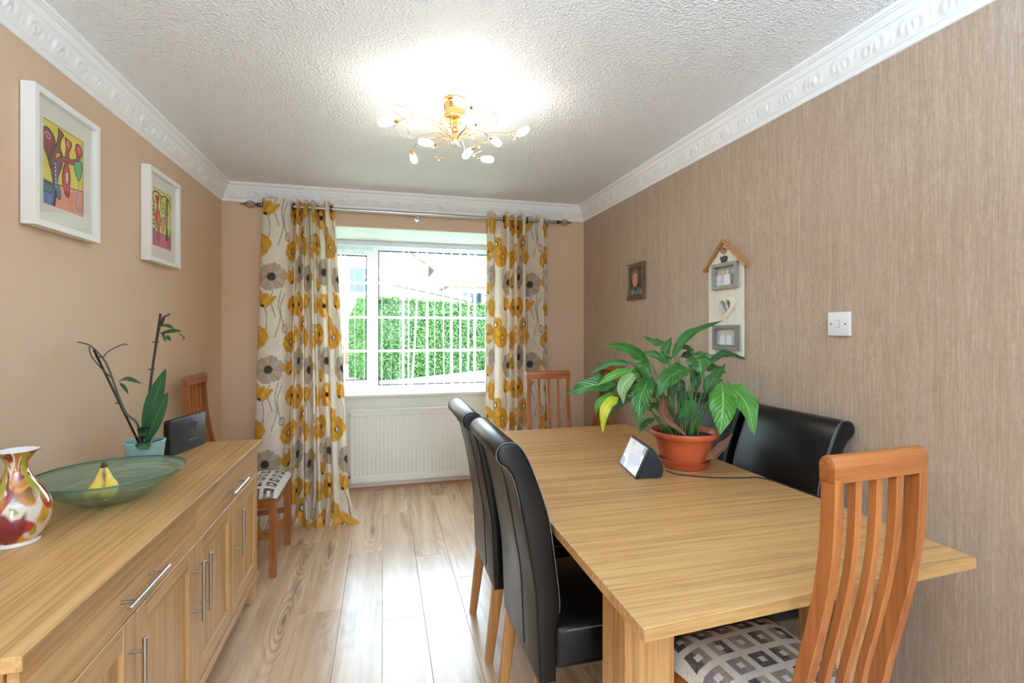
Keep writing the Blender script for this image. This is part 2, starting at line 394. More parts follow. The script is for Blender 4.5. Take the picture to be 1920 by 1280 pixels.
M['leaf1'] = leaf('lily_leaf_bright', (58, 122, 40), (84, 146, 54), (146, 186, 96))
M['leaf2'] = leaf('lily_leaf_yellow', (176, 178, 30), (206, 204, 60), (220, 214, 90))
M['leaf3'] = leaf('lily_leaf_pale', (110, 150, 84), (140, 172, 112), (196, 212, 170), .2)
M['leaf4'] = leaf('lily_leaf_dark', (28, 66, 32), (46, 88, 42), (84, 124, 66))
M['leaf5'] = leaf('dry_leaf', (104, 62, 46), (134, 84, 62), (150, 104, 80), .8)
M['orchid'] = leaf('orchid_leaf', (36, 74, 42), (52, 96, 54), (84, 124, 76), .3)
M['stem'] = plain('green_stem', (74, 120, 56), .5)
M['twig'] = plain('dark_orchid_stem', (46, 36, 28), .6)
M['twig_green'] = plain('green_brown_stem', (72, 74, 44), .6)
M['stake'] = plain('plastic_stake', (34, 22, 18), .5)
M['hedge'] = leaf('hedge_leaf', (52, 86, 36), (84, 118, 52), (98, 130, 66), .5)
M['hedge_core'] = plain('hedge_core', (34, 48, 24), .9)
M['tree'] = leaf('tree_leaf', (70, 98, 66), (98, 122, 86), (110, 134, 98), .6)
M['banana'] = noisy('banana_skin', (226, 186, 70), (238, 206, 104), 60.0, .5, .03)
M['banana_tip'] = plain('banana_stalk', (70, 52, 30), .7)
M['house_cream'] = plain('cream_board', (226, 224, 208), .5)
M['grey_frame'] = plain('grey_wash_wood', (150, 146, 140), .55)
M['grey_dark'] = plain('grey_painted_wood', (120, 117, 113), .5)
M['bronze'] = plain('bronze_frame', (128, 100, 82), .25, .7)
# ---------------------------------------------------------------- the room
XL, XR, YB, YR, H = -1.105, 1.645, 3.91, -3.0, 2.385
BX0, BX1, BZ, YW = -.68, 1.07, 2.12, 4.58           # window bay: sides, soffit height, window plane
def struct(name, b, m, parent=None, smooth=False): return obj(name, b, m, parent, smooth, kind='structure' if parent is None else None)
portal('window_portal', ((BX0+BX1)/2, 4.70, 1.46), (math.pi/2, 0, math.pi), BX1-BX0, 1.4)
portal('patio_portal', (.3, YR-.06, 1.05), (math.pi/2, 0, 0), .75, 2.1)
fl = struct('floor', B().box(XL-.1, XR+.1, YR-.1, 4.75, -.06, -.0085), M['cable'])
PW, PL = .1915, 1.38
starts = {-2: 2.525, -1: 3.127, 0: 2.372, 1: 3.0, 2: 2.688, -3: 3.35, -4: 2.05, -5: 2.9, -6: 2.4, 3: 2.2, 4: 3.3, 5: 2.75, 6: 2.1, 7: 3.1, 8: 2.5}
for k in range(-6, 9):
    x0 = max(-.003+PW*k, XL); x1 = min(-.003+PW*(k+1), XR)
    if x1-x0 < .01: continue
    y = starts[k]-PL*4
    while y < 4.39:
        ymax = 4.395 if (x0 > BX0-.01 and x1 < BX1+.01) else 3.91
        y0 = max(y, YR); y1 = min(y+PL, ymax); y += PL
        if y1-y0 < .03: continue
        cx, cy = (x0+x1)/2, (y0+y1)/2
        o = obj('plank', B().box(x0-cx+.0004, x1-cx-.0004, y0-cy+.0004, y1-cy-.0004, -.008, 0, .0011, 1), M['floor'], None)
        o.parent = fl; o.location = (cx, cy, 0)
struct('ceiling', B().box(XL-.1, XR+.1, YR-.1, YB+.1, H, H+.1), M['artex'])
struct('wall_left', B().box(XL-.1, XL, YR-.1, YB+.1, -.06, H), M['tan'])
struct('wall_right', B().box(XR, XR+.1, YR-.1, YB+.1, -.06, H), M['paper'])
struct('wall_back', B().prism([(XL, -.06), (XL, H), (XR, H), (XR, -.06), (BX1, -.06), (BX1, BZ+.006), (BX0, BZ+.006), (BX0, -.06)], 1, YB, YB+.1), M['tan'])
struct('wall_bay_left', B().box(BX0-.1, BX0, YB+.1, 4.75, -.06, BZ), M['cream'])
struct('wall_bay_right', B().box(BX1, BX1+.1, YB+.1, 4.75, -.06, BZ), M['cream'])
struct('wall_bay_front', B().box(BX0, BX1, 4.4, 4.75, -.06, .772), M['cream'])
struct('ceiling_bay', B().box(BX0, BX1, YB+.002, 4.75, BZ, BZ+.0058), M['soffit'])
struct('wall_bay_top', B().box(BX0-.1, BX1+.1, YB+.101, 4.75, BZ+.006, H), M['soffit'])
struct('wall_rear', B().prism([(XL, -.06), (XL, H), (XR, H), (XR, -.06), (.675, -.06), (.675, 2.1), (-.075, 2.1), (-.075, -.06)], 1, YR-.1, YR), M['tan'])
dr = props(bpy.data.objects.new('door_1', None), kind='structure'); COL.objects.link(dr); dr.location = (.3, YR-.05, 0)
obj('door_frame', B().frame(1, -.075, .675, 0, 2.1, .06, YR-.09, YR-.02), M['upvc'], dr)
obj('door_pane', B().box(-.015, .615, YR-.058, YR-.052, .06, 2.04), M['pane'], dr)
struct('baseboard_bay', B().box(BX0, BX1, 4.384, 4.4, 0, .078, .003, 1), M['cream'])
struct('trim_1', B().prism([(4.366, 0), (4.384, 0), (4.384, .017), (4.374, .014), (4.368, .007)], 0, BX0, BX1), M['bead'])
struct('baseboard_left', B().box(XL, XL+.015, YR, YB, 0, .09, .003, 1), M['gloss_white'])
struct('baseboard_right', B().box(XR-.015, XR, YR, YB, 0, .09, .003, 1), M['gloss_white'])
struct('baseboard_back', B().box(XL+.015, BX0, YB-.015, YB, 0, .09, .003, 1), M['gloss_white'])
struct('baseboard_back.001', B().box(BX1, XR-.015, YB-.015, YB, 0, .09, .003, 1), M['gloss_white'])
# cornice: swept profile with a raised scroll band
PRO = catmull([(0, 2.258), (.007, 2.259), (.011, 2.266), (.012, 2.276), (.015, 2.279), (.017, 2.281), (.033, 2.316), (.046, 2.339), (.047, 2.343), (.051, 2.345), (.056, 2.360), (.061, 2.366), (.066, 2.367), (.068, 2.372), (.073, 2.373), (.075, 2.3855)], 64)
def cornice(name, L, place):
    n = int(L/.0055); s = np.linspace(0, 1, n)[:, None]; pr = PRO[None]
    d = np.broadcast_to(pr[..., 0], (n, 64)).copy(); z = np.broadcast_to(pr[..., 1], (n, 64)).copy()
    band = np.clip((z-2.284)/.006, 0, 1)*np.clip((2.337-z)/.006, 0, 1)
    S = (s*L)*np.ones_like(z); T = (z-2.3105)/.053
    P = .125; c = (np.floor(S/P)+.5)*P; sg = np.where(np.floor(S/P) % 2 == 0, 1, -1)
    X = (S-c)/.05; Y = T*1.9*sg; r = np.hypot(X, Y)+1e-4; th = np.arctan2(Y, X)
    h = (.5+.5*np.cos(3.2*np.log(r+.08)*2.2-th*1.0))*np.clip(1.35-r, 0, 1)*1.2
    h += .55*(.5+.5*np.cos(7*th+9*r))*np.clip(r-.8, 0, .5)*1.6*np.exp(-(T*2.0)**2)
    h += .35*np.exp(-((T-.36*np.cos(S/P*math.pi))/.11)**2)
    h = h*band*.0088
    P3 = place(s, d+h*.75, z-h*.66)
    return gridmesh(name, P3, None, M['plaster'], kind='structure')
cornice('trim_2', YB-YR, lambda s, d, z: np.stack([XL+d, YR+s*(YB-d-YR), z], -1))
cornice('trim_3', XR-XL, lambda s, d, z: np.stack([XL+d+s*(XR-XL-2*d), YB-d, z], -1))
cornice('trim_4', YB-YR, lambda s, d, z: np.stack([XR-d, YB-d-s*(YB-d-YR), z], -1))
# window
wn = props(bpy.data.objects.new('window_1', None), kind='structure'); COL.objects.link(wn); wn.location = ((BX0+BX1)/2, YW, .79)
fz0, fz1 = .79, BZ
fr = obj('window_frame', B().frame(1, BX0, BX1, fz0, fz1, .062, YW, YW+.07, .004), M['upvc'], wn)
obj('mullion', B().box(-.088, -.041, YW, YW+.07, fz0+.06, fz1-.06, .004), M['upvc'], wn)
sx0, sx1, sz0, sz1 = BX0+.062, -.088, fz0+.062, fz1-.062
sa = obj('casement_sash', B().frame(1, sx0, sx1, sz0, sz1, .05, YW-.012, YW+.05, .006), M['upvc'], wn)
gx0, gx1, gz0, gz1 = sx0+.05, sx1-.05, sz0+.05, sz1-.05
obj('gasket', B().frame(1, gx0, gx1, gz0, gz1, .008, YW+.01, YW+.03), M['black'], sa)
obj('pane', B().box(gx0, gx1, YW+.018, YW+.022, gz0, gz1), M['pane'], sa)
obj('window_handle', B().prism([(YW-.0125, 1.36), (YW-.045, 1.36), (YW-.045, 1.48), (YW-.034, 1.48), (YW-.034, 1.42), (YW-.0125, 1.42)], 0, -.123, -.107, .002), M['steel'], sa)
rx0, rx1 = -.041, BX1-.062
obj('gasket', B().frame(1, rx0, rx1, fz0+.062, fz1-.062, .009, YW+.01, YW+.03), M['black'], wn)
obj('pane', B().box(rx0, rx1, YW+.018, YW+.022, fz0+.062, fz1-.062), M['pane'], wn)
for z in (1.765, 1.46, 1.16):
    obj('glazing_bar', B().box(gx0, gx1, YW+.008, YW+.033, z-.011, z+.011, .003, 1), M['upvc'], sa)
    obj('glazing_bar', B().box(rx0, rx1, YW+.008, YW+.033, z-.011, z+.011, .003, 1), M['upvc'], wn)
for x in (-.358,): obj('glazing_bar', B().box(x-.011, x+.011, YW+.009, YW+.034, gz0, gz1, .003, 1), M['upvc'], sa)
for x in (.177, .392, .616, .836): obj('glazing_bar', B().box(x-.011, x+.011, YW+.009, YW+.034, fz0+.062, fz1-.062, .003, 1), M['upvc'], wn)
obj('window_sill', B().box(BX0+.001, BX1-.001, 4.37, YW+.02, .7725, .797, .005), M['gloss_white'], wn)
# ---------------------------------------------------------------- outside
def leafcloud(C, N, size, mat, name, parent, jit=.7):
    n = len(C); a = RNG.normal(size=(n, 3)); nn = N+a*jit; nn /= np.linalg.norm(nn, axis=1)[:, None]
    u = np.cross(nn, RNG.normal(size=(n, 3))); u /= np.linalg.norm(u, axis=1)[:, None]; v = np.cross(nn, u)
    sz = size*RNG.uniform(.6, 1.3, n)[:, None]
    V = np.stack([C-u*sz, C+v*sz*.5, C+u*sz, C-v*sz*.5], 1).reshape(-1, 3)
    off = np.array(wloc(parent)); me = bpy.data.meshes.new(name); Q = np.arange(n*4, dtype=np.int32)
    me.vertices.add(n*4); me.vertices.foreach_set('co', (V-off).astype(np.float32).ravel()); me.loops.add(n*4); me.loops.foreach_set('vertex_index', Q)
    me.polygons.add(n); me.polygons.foreach_set('loop_start', Q[::4].copy()); me.update(calc_edges=True)
    L = me.uv_layers.new(name='UVMap'); L.data.foreach_set('uv', np.tile(np.array([0, .5, .5, 1, 1, .5, .5, 0], np.float32), n))
    me.materials.append(mat); o = bpy.data.objects.new(name, me); COL.objects.link(o); o.parent = parent; o['kind'] = 'stuff'; return o
GZ = -.15
struct('ground', B().box(-70, 70, -60, 90, GZ-.2, GZ), M['grass'])
struct('bounce_slab', B().box(-5, 6, -9, YR-.11, GZ, GZ+.04), M['bounce_slab'])  # unseen pale slab added to bounce sky light up to the ceiling
struct('path', B().prism([(6.2, GZ+.001), (19, .78), (34, .78), (34, GZ+.001)], 0, -14, -1.75), M['paving'])
hd = thing('clipped_hedge', 'long clipped green hedge on the lawn outside the window', 'hedge', (2.2, 18, GZ))
ha = np.array([-.55, 15.6]); hb = np.array([7.5, 22.6]); hdv = (hb-ha)/np.linalg.norm(hb-ha); hn = np.array([hdv[1], -hdv[0]])
HL = np.linalg.norm(hb-ha); HT, HW = 2.28, .75
def hp(t, a):   # t along 0..1, a: angle param across section
    pass
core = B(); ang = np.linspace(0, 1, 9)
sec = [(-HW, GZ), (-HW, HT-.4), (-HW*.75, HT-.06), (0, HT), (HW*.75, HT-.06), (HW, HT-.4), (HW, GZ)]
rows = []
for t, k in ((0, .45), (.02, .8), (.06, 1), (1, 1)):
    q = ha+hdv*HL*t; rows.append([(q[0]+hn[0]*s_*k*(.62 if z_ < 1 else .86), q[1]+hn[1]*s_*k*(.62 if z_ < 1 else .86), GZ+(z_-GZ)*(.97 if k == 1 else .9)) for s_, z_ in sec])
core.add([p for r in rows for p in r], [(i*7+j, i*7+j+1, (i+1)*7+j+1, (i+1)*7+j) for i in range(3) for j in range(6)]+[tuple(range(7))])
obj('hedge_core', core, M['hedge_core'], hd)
n = 75000; t = RNG.uniform(0, 1, n)**1.15; zz = RNG.uniform(0, 1, n); top = RNG.uniform(0, 1, n) < .2
side = np.where(top, RNG.uniform(-1, 1, n), 1.0); k = np.clip(.45+t*9, 0, 1)
z = np.where(top, HT, GZ+.03+zz*(HT-GZ-.15)); rnd_ = np.clip((z-(HT-.3))/.3, 0, 1)
off_ = side*HW*k*(1-.3*rnd_*(~top))+RNG.normal(size=n)*.05
undercut = np.clip((GZ+.7-z)/.7, 0, 1)*.14
C = np.stack([ha[0]+hdv[0]*HL*t+hn[0]*(off_-undercut), ha[1]+hdv[1]*HL*t+hn[1]*(off_-undercut), z+RNG.normal(size=n)*.04], 1)
Nn = np.where(top[:, None], np.array([0, 0, 1.0]), np.array([hn[0], hn[1], .35]))
n2 = 12000; a2 = RNG.uniform(0, math.pi, n2); z2 = GZ+.1+RNG.uniform(0, 1, n2)*(HT-GZ-.1); sh = 1-.5*np.clip((z2-HT+.5)/.5, 0, 1)
E2 = np.stack([ha[0]-hdv[0]*.55*np.sin(a2)*sh+hn[0]*HW*np.cos(a2)*sh*.8+.15, ha[1]-hdv[1]*.55*np.sin(a2)*sh+hn[1]*HW*np.cos(a2)*sh*.8+.1, z2], 1)
N2 = np.stack([-hdv[0]*np.sin(a2)+hn[0]*np.cos(a2), -hdv[1]*np.sin(a2)+hn[1]*np.cos(a2), .3*np.ones(n2)], 1)
leafcloud(np.vstack([C, E2]), np.vstack([Nn, N2]), .05, M['hedge'], 'hedge_foliage', hd)
ho = thing('brick_house', 'pale brick house with gabled roof beyond the hedge outside', 'house', (-2.4, 27, GZ))
obj('wall', B().prism([(-9, GZ), (2.1, GZ), (2.1, 4.6), (-3.4, 8.6), (-9, 4.6)], 1, 25, 32), M['brick_out'], ho)
obj('roof', B().prism([(2.5, 4.3), (2.5, 4.55), (-3.4, 8.95), (-9.4, 4.55), (-9.4, 4.3), (-3.4, 8.65)], 1, 24.7, 32.4), M['roof_out'], ho)
wf = obj('window', B().frame(1, -1.6, -.1, 3.1, 4.4, .08, 24.92, 25.0), M['upvc'], ho)
obj('pane', B().box(-1.52, -.18, 24.95, 24.97, 3.18, 4.32), M['carglass'], wf)
ga = thing('brick_garage', 'low pitched garage with dark red fascia beside the brick house', 'garage', (1.6, 23.5, GZ))
obj('wall', B().prism([(-.6, GZ), (3.6, GZ), (3.6, 2.72), (-.6, 3.55)], 1, 22.6, 24.55), M['garage'], ga)
obj('roof', B().prism([(-.8, 3.62), (3.9, 2.68), (3.9, 2.84), (-.8, 3.78)], 1, 22.3, 24.6), M['roof_out'], ga)
obj('fascia', B().prism([(-.8, 3.58), (3.9, 2.64), (3.9, 2.80), (-.8, 3.74)], 1, 22.24, 22.3), M['fascia'], ga)
obj('door', B().box(.3, 2.5, 22.55, 22.62, GZ, 2.2), M['upvc'], ga)
h2 = thing('distant_house', 'distant house with grey tiled roof seen above the garage', 'house', (7.3, 38, GZ))
obj('wall', B().box(4.6, 10, 35, 40, GZ, 4.6), M['brick_out'], h2)
obj('roof', B().prism([(34.6, 4.5), (37.5, 7.2), (40.4, 4.5)], 0, 4.2, 10.4), M['roof_out'], h2)
wf = obj('window', B().frame(1, 5.4, 6.9, 2.9, 4.1, .08, 34.92, 35.0), M['upvc'], h2); obj('pane', B().box(5.48, 6.82, 34.95, 34.97, 2.98, 4.02), M['carglass'], wf)
tr = thing('garden_tree', 'soft green tree behind the hedge at the right of the window', 'tree', (9.0, 32, GZ))
obj('trunk', B().tube([(9, 32, GZ), (9.1, 32, 1.6), (8.9, 32, 3.2)], [.22, .17, .1]), M['twig'], tr, True)
n = 5000; d = RNG.normal(size=(n, 3)); d /= np.linalg.norm(d, axis=1)[:, None]; r = RNG.uniform(.55, 1, n)[:, None]
leafcloud(np.array([9.0, 32, 3.2])+d*r*np.array([2.6, 2.0, 1.9]), d, .16, M['tree'], 'crown', tr)
ca = thing('parked_car', 'silver car parked on the drive outside the left pane', 'car', (-2.75, 21.5, .78))
cz = .78
obj('car_body', B().prism([(-3.6, cz+.25), (-1.9, cz+.25), (-1.85, cz+.6), (-1.95, cz+.85), (-2.1, cz+.92), (-2.25, cz+1.38), (-2.4, cz+1.45), (-3.1, cz+1.45), (-3.25, cz+1.38), (-3.4, cz+.92), (-3.55, cz+.85), (-3.65, cz+.6)], 1, 19.6, 23.4, .06), M['carpaint'], ca, 'auto')
obj('rear_window', B().prism([(-3.28, cz+.96), (-2.22, cz+.96), (-2.33, cz+1.34), (-3.17, cz+1.34)], 1, 19.585, 19.6), M['carglass'], ca)
for x in (-3.4, -2.1):
    for y in (20.3, 22.7): obj('wheel', B().lathe([(.1, -.09), (.3, -.09), (.32, -.05), (.32, .05), (.3, .09), (.1, .09)], (x, y, cz+.32), 18, (1, 0, 0)), M['tyre'], ca, True)
obj('number_plate', B().box(-3.0, -2.5, 19.58, 19.6, cz+.42, cz+.53), M['banana'], ca)
for x in (-3.5, -2.0): obj('tail_light', B().box(x-.08, x+.08, 19.57, 19.6, cz+.66, cz+.84, .01), M['fascia'], ca)
# ---------------------------------------------------------------- sideboard
sb = thing('sideboard', 'long oak sideboard with drawers and doors along the left wall', 'sideboard', (-.85, 1.895, 0))
FX = -.612
obj('dark_edge_strip', B().box(-.5965, -.5950, 1.0295, 2.7685, .7632, .7888, .0006, 1), M['oak_edge'], sb)
obj('top', B().box(-1.088, -.596, 1.028, 2.770, .762, .790, .0025, 2), M['oak_y'], sb)
obj('carcass', B().box(-1.085, FX-.020, 1.045, 2.745, .115, .7615), M['oak_z'], sb)
obj('plinth_rail', B().box(-.66, FX+.006, 1.042, 2.748, .105, .135, .002), M['oak_y'], sb)
def bar_handle(p0, p1, parent, out=(1, 0, 0)):
    p0, p1, o = Vector(p0), Vector(p1), Vector(out); d = (p1-p0); b = B(); ax = d.normalized()
    b.lathe([(.0045, 0), (.006, .0015), (.006, d.length-.0015), (.0045, d.length)], p0, 14, ax)
    for t in (.17, .83):
        q = p0+d*t; b.tube([q-o*.034, q-o*.002], .0045, 10)
    return obj('handle', b, M['steel'], parent, 'auto', label='brushed steel bar handle')
for y0, y1 in ((1.049, 1.8925), (1.8975, 2.741)):
    dr = obj('drawer', B().box(FX-.018, FX, y0, y1, .629, .7585, .0015, 1), M['oak_y'], sb)
    m = (y0+y1)/2; bar_handle((FX+.034, m-.112, .688), (FX+.034, m+.112, .688), dr)
for i, (y0, y1) in enumerate(((1.049, 1.468), (1.472, 1.8925), (1.8975, 2.318), (2.322, 2.741))):
    z0, z1, st = .139, .625, .062
    dr = obj('door', B().box(FX-.0175, FX-.011, y0+st-.004, y1-st+.004, z0+st-.004, z1-st+.004), M['oak_z'], sb)
    for ya in (y0, y1-st): obj('door_stile', B().box(FX-.018, FX, ya, ya+st, z0, z1, .0015, 1), M['oak_z'], dr)
    for za in (z0, z1-st): obj('door_rail', B().box(FX-.018, FX-.0004, y0+st+.0003, y1-st-.0003, za, za+st, .0015, 1), M['oak_y'], dr)
    hy = y1-st/2 if i < 2 else y0+st/2
    bar_handle((FX+.034, hy, .376), (FX+.034, hy, .576), dr)
for x0 in (-1.08, -.672):
    for y0 in (1.05, 2.682): obj('foot', B().box(x0, x0+.058, y0, y0+.06, 0, .106, .002, 1), M['oak_z'], sb)
# ---------------------------------------------------------------- dining table
tb = thing('dining_table', 'large oak dining table in the right half of the room', 'table', (1.0, 1.85, 0))
obj('tabletop', B().prism([(.494, .876), (1.479, .936), (1.466, 2.823), (.498, 2.788)], 2, .732, .760, .0022, 2), M['oak_x'], tb)
obj('dark_edge_strip', B().prism([(.4955, .8755), (1.4775, .935), (1.4775, .9338), (.4955, .8743)], 2, .7335, .7585), M['oak_shaded_x'], tb)  # near edge: shade put into a darker oak colour against the frontal light
for x0 in (.597, 1.267):
    for y0 in (1.15, 2.41): obj('leg', B().box(x0, x0+.142, y0, y0+.136, 0, .732, .002, 1), M['oak_z'], tb)
for y0 in (1.21, 2.47): obj('end_apron', B().box(.739, 1.267, y0, y0+.02, .66, .732), M['oak_x'], tb)
for x0 in (.66, 1.33): obj('side_apron', B().box(x0, x0+.02, 1.286, 2.41, .66, .732), M['oak_y'], tb)
# ---------------------------------------------------------------- leather chairs (built facing +x)
BK = [(-.236, .305), (-.240, .40), (-.248, .567), (-.262, .66), (-.286, .794), (-.312, .905), (-.334, .944), (-.356, .961), (-.366, .982), (-.362, 1.003), (-.345, 1.017), (-.322, 1.020), (-.298, 1.010), (-.272, .972), (-.248, .915), (-.225, .852), (-.206, .787), (-.188, .669), (-.174, .557), (-.174, .5), (-.182, .44), (-.184, .305)]
BKC = [tuple(p) for p in catmull(BK, 60)]
def leather_chair(label):
    t = thing('leather_chair', label, 'chair', group='black leather scroll back dining chairs')
    seat = obj('seat', B().box(-.188, .25, -.22, .22, .335, .466, .022, 3), M['leather'], t, 'auto')
    for s in (-1, 1): obj('seam', B().tube([(-.15, s*.2185, .452), (.23, s*.2185, .452)], .0020, 6), M['thread'], seat, True)
    bk = obj('backrest', B().prism(BKC, 1, -.222, .222, .009, 3), M['leather'], t, 'auto')
    for s in (-1, 1): obj('piping', B().tube([(p[0]+.0004, s*.2165, p[1]) for p in BKC[12:54]], .0015, 6), M['thread'], bk, True, label='worn grey piping along the side edge')
    e = B()
    for y in (-.06,): e.tube([(p[0]-.0008, y, p[1]) for p in BKC[1:22]], .0022, 6)
    obj('back_seam', e, M['black'], bk, True)
    for s in (-1, 1):
        obj('leg', B().prism([(-.232, .34), (-.187, .34), (-.238, 0), (-.268, 0)], 1, s*.182-.017, s*.182+.017, .003, 1), M['leg_z'], t)
        obj('leg', B().prism([(.19, .345), (.235, .345), (.232, 0), (.202, 0)], 1, s*.182-.017, s*.182+.017, .003, 1), M['leg_z'], t)
    return t
lc = leather_chair('black leather scroll back chair on the left of the table, nearer one')
lc.location = (.68, 1.605, 0)
for lab, x, y, rz in (('black leather scroll back chair on the left of the table, by the window end', .668, 2.155, 0),
                      ('black leather scroll back chair between the table and the wallpapered wall, nearest the light switch', 1.2785, 1.635, math.pi),
                      ('black leather chair beside the wallpapered wall mostly hidden behind the leafy plant', 1.2785, 2.13, math.pi)):
    c = copy_tree(lc); c.location = (x, y, 0); c.rotation_euler = (0, 0, rz); c['label'] = lab
# ---------------------------------------------------------------- slatted beech chairs (built facing +y)
CV = catmull([(-.19, 0), (-.165, .2), (-.150, .44), (-.162, .56), (-.192, .69), (-.216, .80), (-.230, .90), (-.235, 1.0), (-.235, 1.07)], 40)
def bar(x0, x1, dep, z0, z1, taper=0):
    c = [p for p in CV if z0-.001 <= p[1] <= z1+.001]
    c = [(np.interp(z0, CV[:, 1], CV[:, 0]), z0)]+[tuple(p) for p in c if z0+.004 < p[1] < z1-.004]+[(np.interp(z1, CV[:, 1], CV[:, 0]), z1)]
    return B().prism([(y-dep/2, z) for y, z in c]+[(y+dep/2, z) for y, z in c[::-1]], 0, x0, x1, .0022, 1)
def cushion(parent):
    n = 26; u = np.linspace(-1, 1, n)[:, None]*np.ones((1, n)); v = np.linspace(0, 1, n)[None]*np.ones((n, 1))
    e = np.maximum(np.abs(u), np.abs(2*v-1)); hw = .178+.046*v
    x = u*hw; y = -.122+v*.357
    z = .452+.040*(1-np.abs(u)**5)*(1-np.abs(2*v-1)**5)
    z = np.where(e > .999, .430, z)
    return gridmesh('seat_cushion', np.stack([x, y, z], -1), None, M['squares'], parent, label='upholstered seat with a pattern of squares')
def slat_chair(label):
    t = thing('slat_chair', label, 'chair', group='slatted beech dining chairs')
    for s in (-1, 1):
        obj('back_post', bar(s*.128-.0125, s*.128+.0125, .034, 0, 1.045), M['beech_z'], t)
        obj('front_leg', B().prism([(s*.207-.019, .425), (s*.207+.017, .425), (s*.203+.014, 0), (s*.203-.014, 0)], 1, .192, .228, .003, 1), M['beech_z'], t)
        obj('side_apron', B().prism([(s*.139, -.130), (s*.157, -.130), (s*.213, .195), (s*.195, .195)], 2, .372, .431), M['beech_x'], t)
        obj('side_stretcher', B().prism([(s*.140, -.15), (s*.152, -.15), (s*.207, .198), (s*.195, .198)], 2, .205, .235), M['beech_x'], t)
    for x in (-.062, 0, .062): obj('slat', bar(x-.009, x+.009, .020, .425, 1.045), M['beech_z'], t)
    obj('top_rail', B().prism([(-.252, 1.034), (-.218, 1.034), (-.217, 1.062)]+[(-.235+.018*math.cos(q), 1.066+.0205*math.sin(q)) for q in np.linspace(.1, math.pi-.1, 9)]+[(-.253, 1.062)], 0, -.1435, .1435, .003, 2), M['beech_x'], t, 'auto')
    obj('rear_apron', B().box(-.115, .115, -.150, -.132, .372, .43), M['beech_x'], t)
    obj('front_apron', B().box(-.188, .188, .20, .218, .372, .43), M['beech_x'], t)
    obj('cross_stretcher', B().box(-.172, .172, .02, .04, .208, .232), M['beech_x'], t)
    cushion(t); return t
sc = slat_chair('slatted beech chair at the near end of the table, closest to the camera')
sc.location = (.970, 1.04, 0); sc.scale = (.955, 1, 1.009); sc.rotation_euler = (0, 0, math.radians(4.5))
for lab, x, y, rz, sz in (('slatted beech chair at the far end of the table in front of the curtain', 1.025, 2.79, math.pi, 1.0),
                      ('slatted beech chair beside the far end of the sideboard, back against the plain wall', -.79, 3.155, -math.pi/2, 1.01),
                      ('slatted beech chair in the far corner half hidden by the plant leaves', 1.375, 3.345, math.pi/2, 1.02)):
    c = copy_tree(sc); c.location = (x, y, 0); c.rotation_euler = (0, 0, rz); c.scale = (1.03, 1, sz); c['label'] = lab
# ---------------------------------------------------------------- radiator
ra = thing('radiator', 'white ribbed panel radiator under the window', 'radiator', (.24, 4.35, .07))
X0, X1, Z0, Z1 = -.262, .738, .072, .682
n = 401; xs = np.linspace(X0+.012, X1-.012, n); ph = ((xs-X0)/.0333) % 1.0
dep = np.where(ph < .22, .006, 0.0)*1.0
zs = np.array([Z0+.052, Z0+.058, Z1-.062, Z1-.056]); ed = np.array([0, 1, 1, 0])
obj_p = np.stack([xs[:, None]*np.ones((1, 4)), 4.3265-dep[:, None]*ed[None]*.9, zs[None]*np.ones((n, 1))], -1)
gridmesh('ribbed_panel', obj_p, None, M['rad'], ra, smooth=False)
obj('panel_border', B().frame(1, X0, X1, Z0, Z1-.012, .0125, 4.3185, 4.33), M['rad'], ra)
for za, zb in ((Z0+.0125, Z0+.0525), (Z1-.0565, Z1-.0245)): obj('panel_rail', B().box(X0+.0125, X1-.0125, 4.319, 4.33, za, zb, .002, 1), M['rad'], ra)
obj('radiator_body', B().box(X0+.005, X1-.005, 4.33, 4.378, Z0+.01, Z1-.014), M['rad'], ra)
g = B().box(X0, X1, 4.316, 4.385, Z1-.012, Z1-.002, .003, 1)
obj('top_grille', g, M['rad'], ra)
for x, s in ((X0, -1), (X1, 1)):
    v = obj('valve', B().tube([(x, 4.35, Z0+.045), (x+s*.03, 4.35, Z0+.045)], .009, 10).lathe([(.006, -.035), (.010, -.03), (.010, .0), (.013, .004), (.013, .02)], (x+s*.033, 4.35, Z0+.045), 12), M['copper'], ra, 'auto')
    obj('valve_cap', B().lathe([(.012, .02), (.015, .024), (.014, .062), (.009, .068), (0, .068)], (x+s*.033, 4.35, Z0+.045), 14), M['gloss_white'], v, 'auto')
    obj('pipe', B().tube([(x+s*.033, 4.35, Z0+.01), (x+s*.033, 4.35, 0)], .0055, 8), M['gloss_white'], v, True)
    obj('end_cap', B().box(x-.004 if s < 0 else x, x if s < 0 else x+.004, 4.336, 4.356, Z1-.06, Z1-.035), M['black'], ra)
for x in (X0+.2, X1-.24): obj('bracket', B().box(x, x+.04, 4.378, 4.3985, .2, .6), M['rad'], ra)
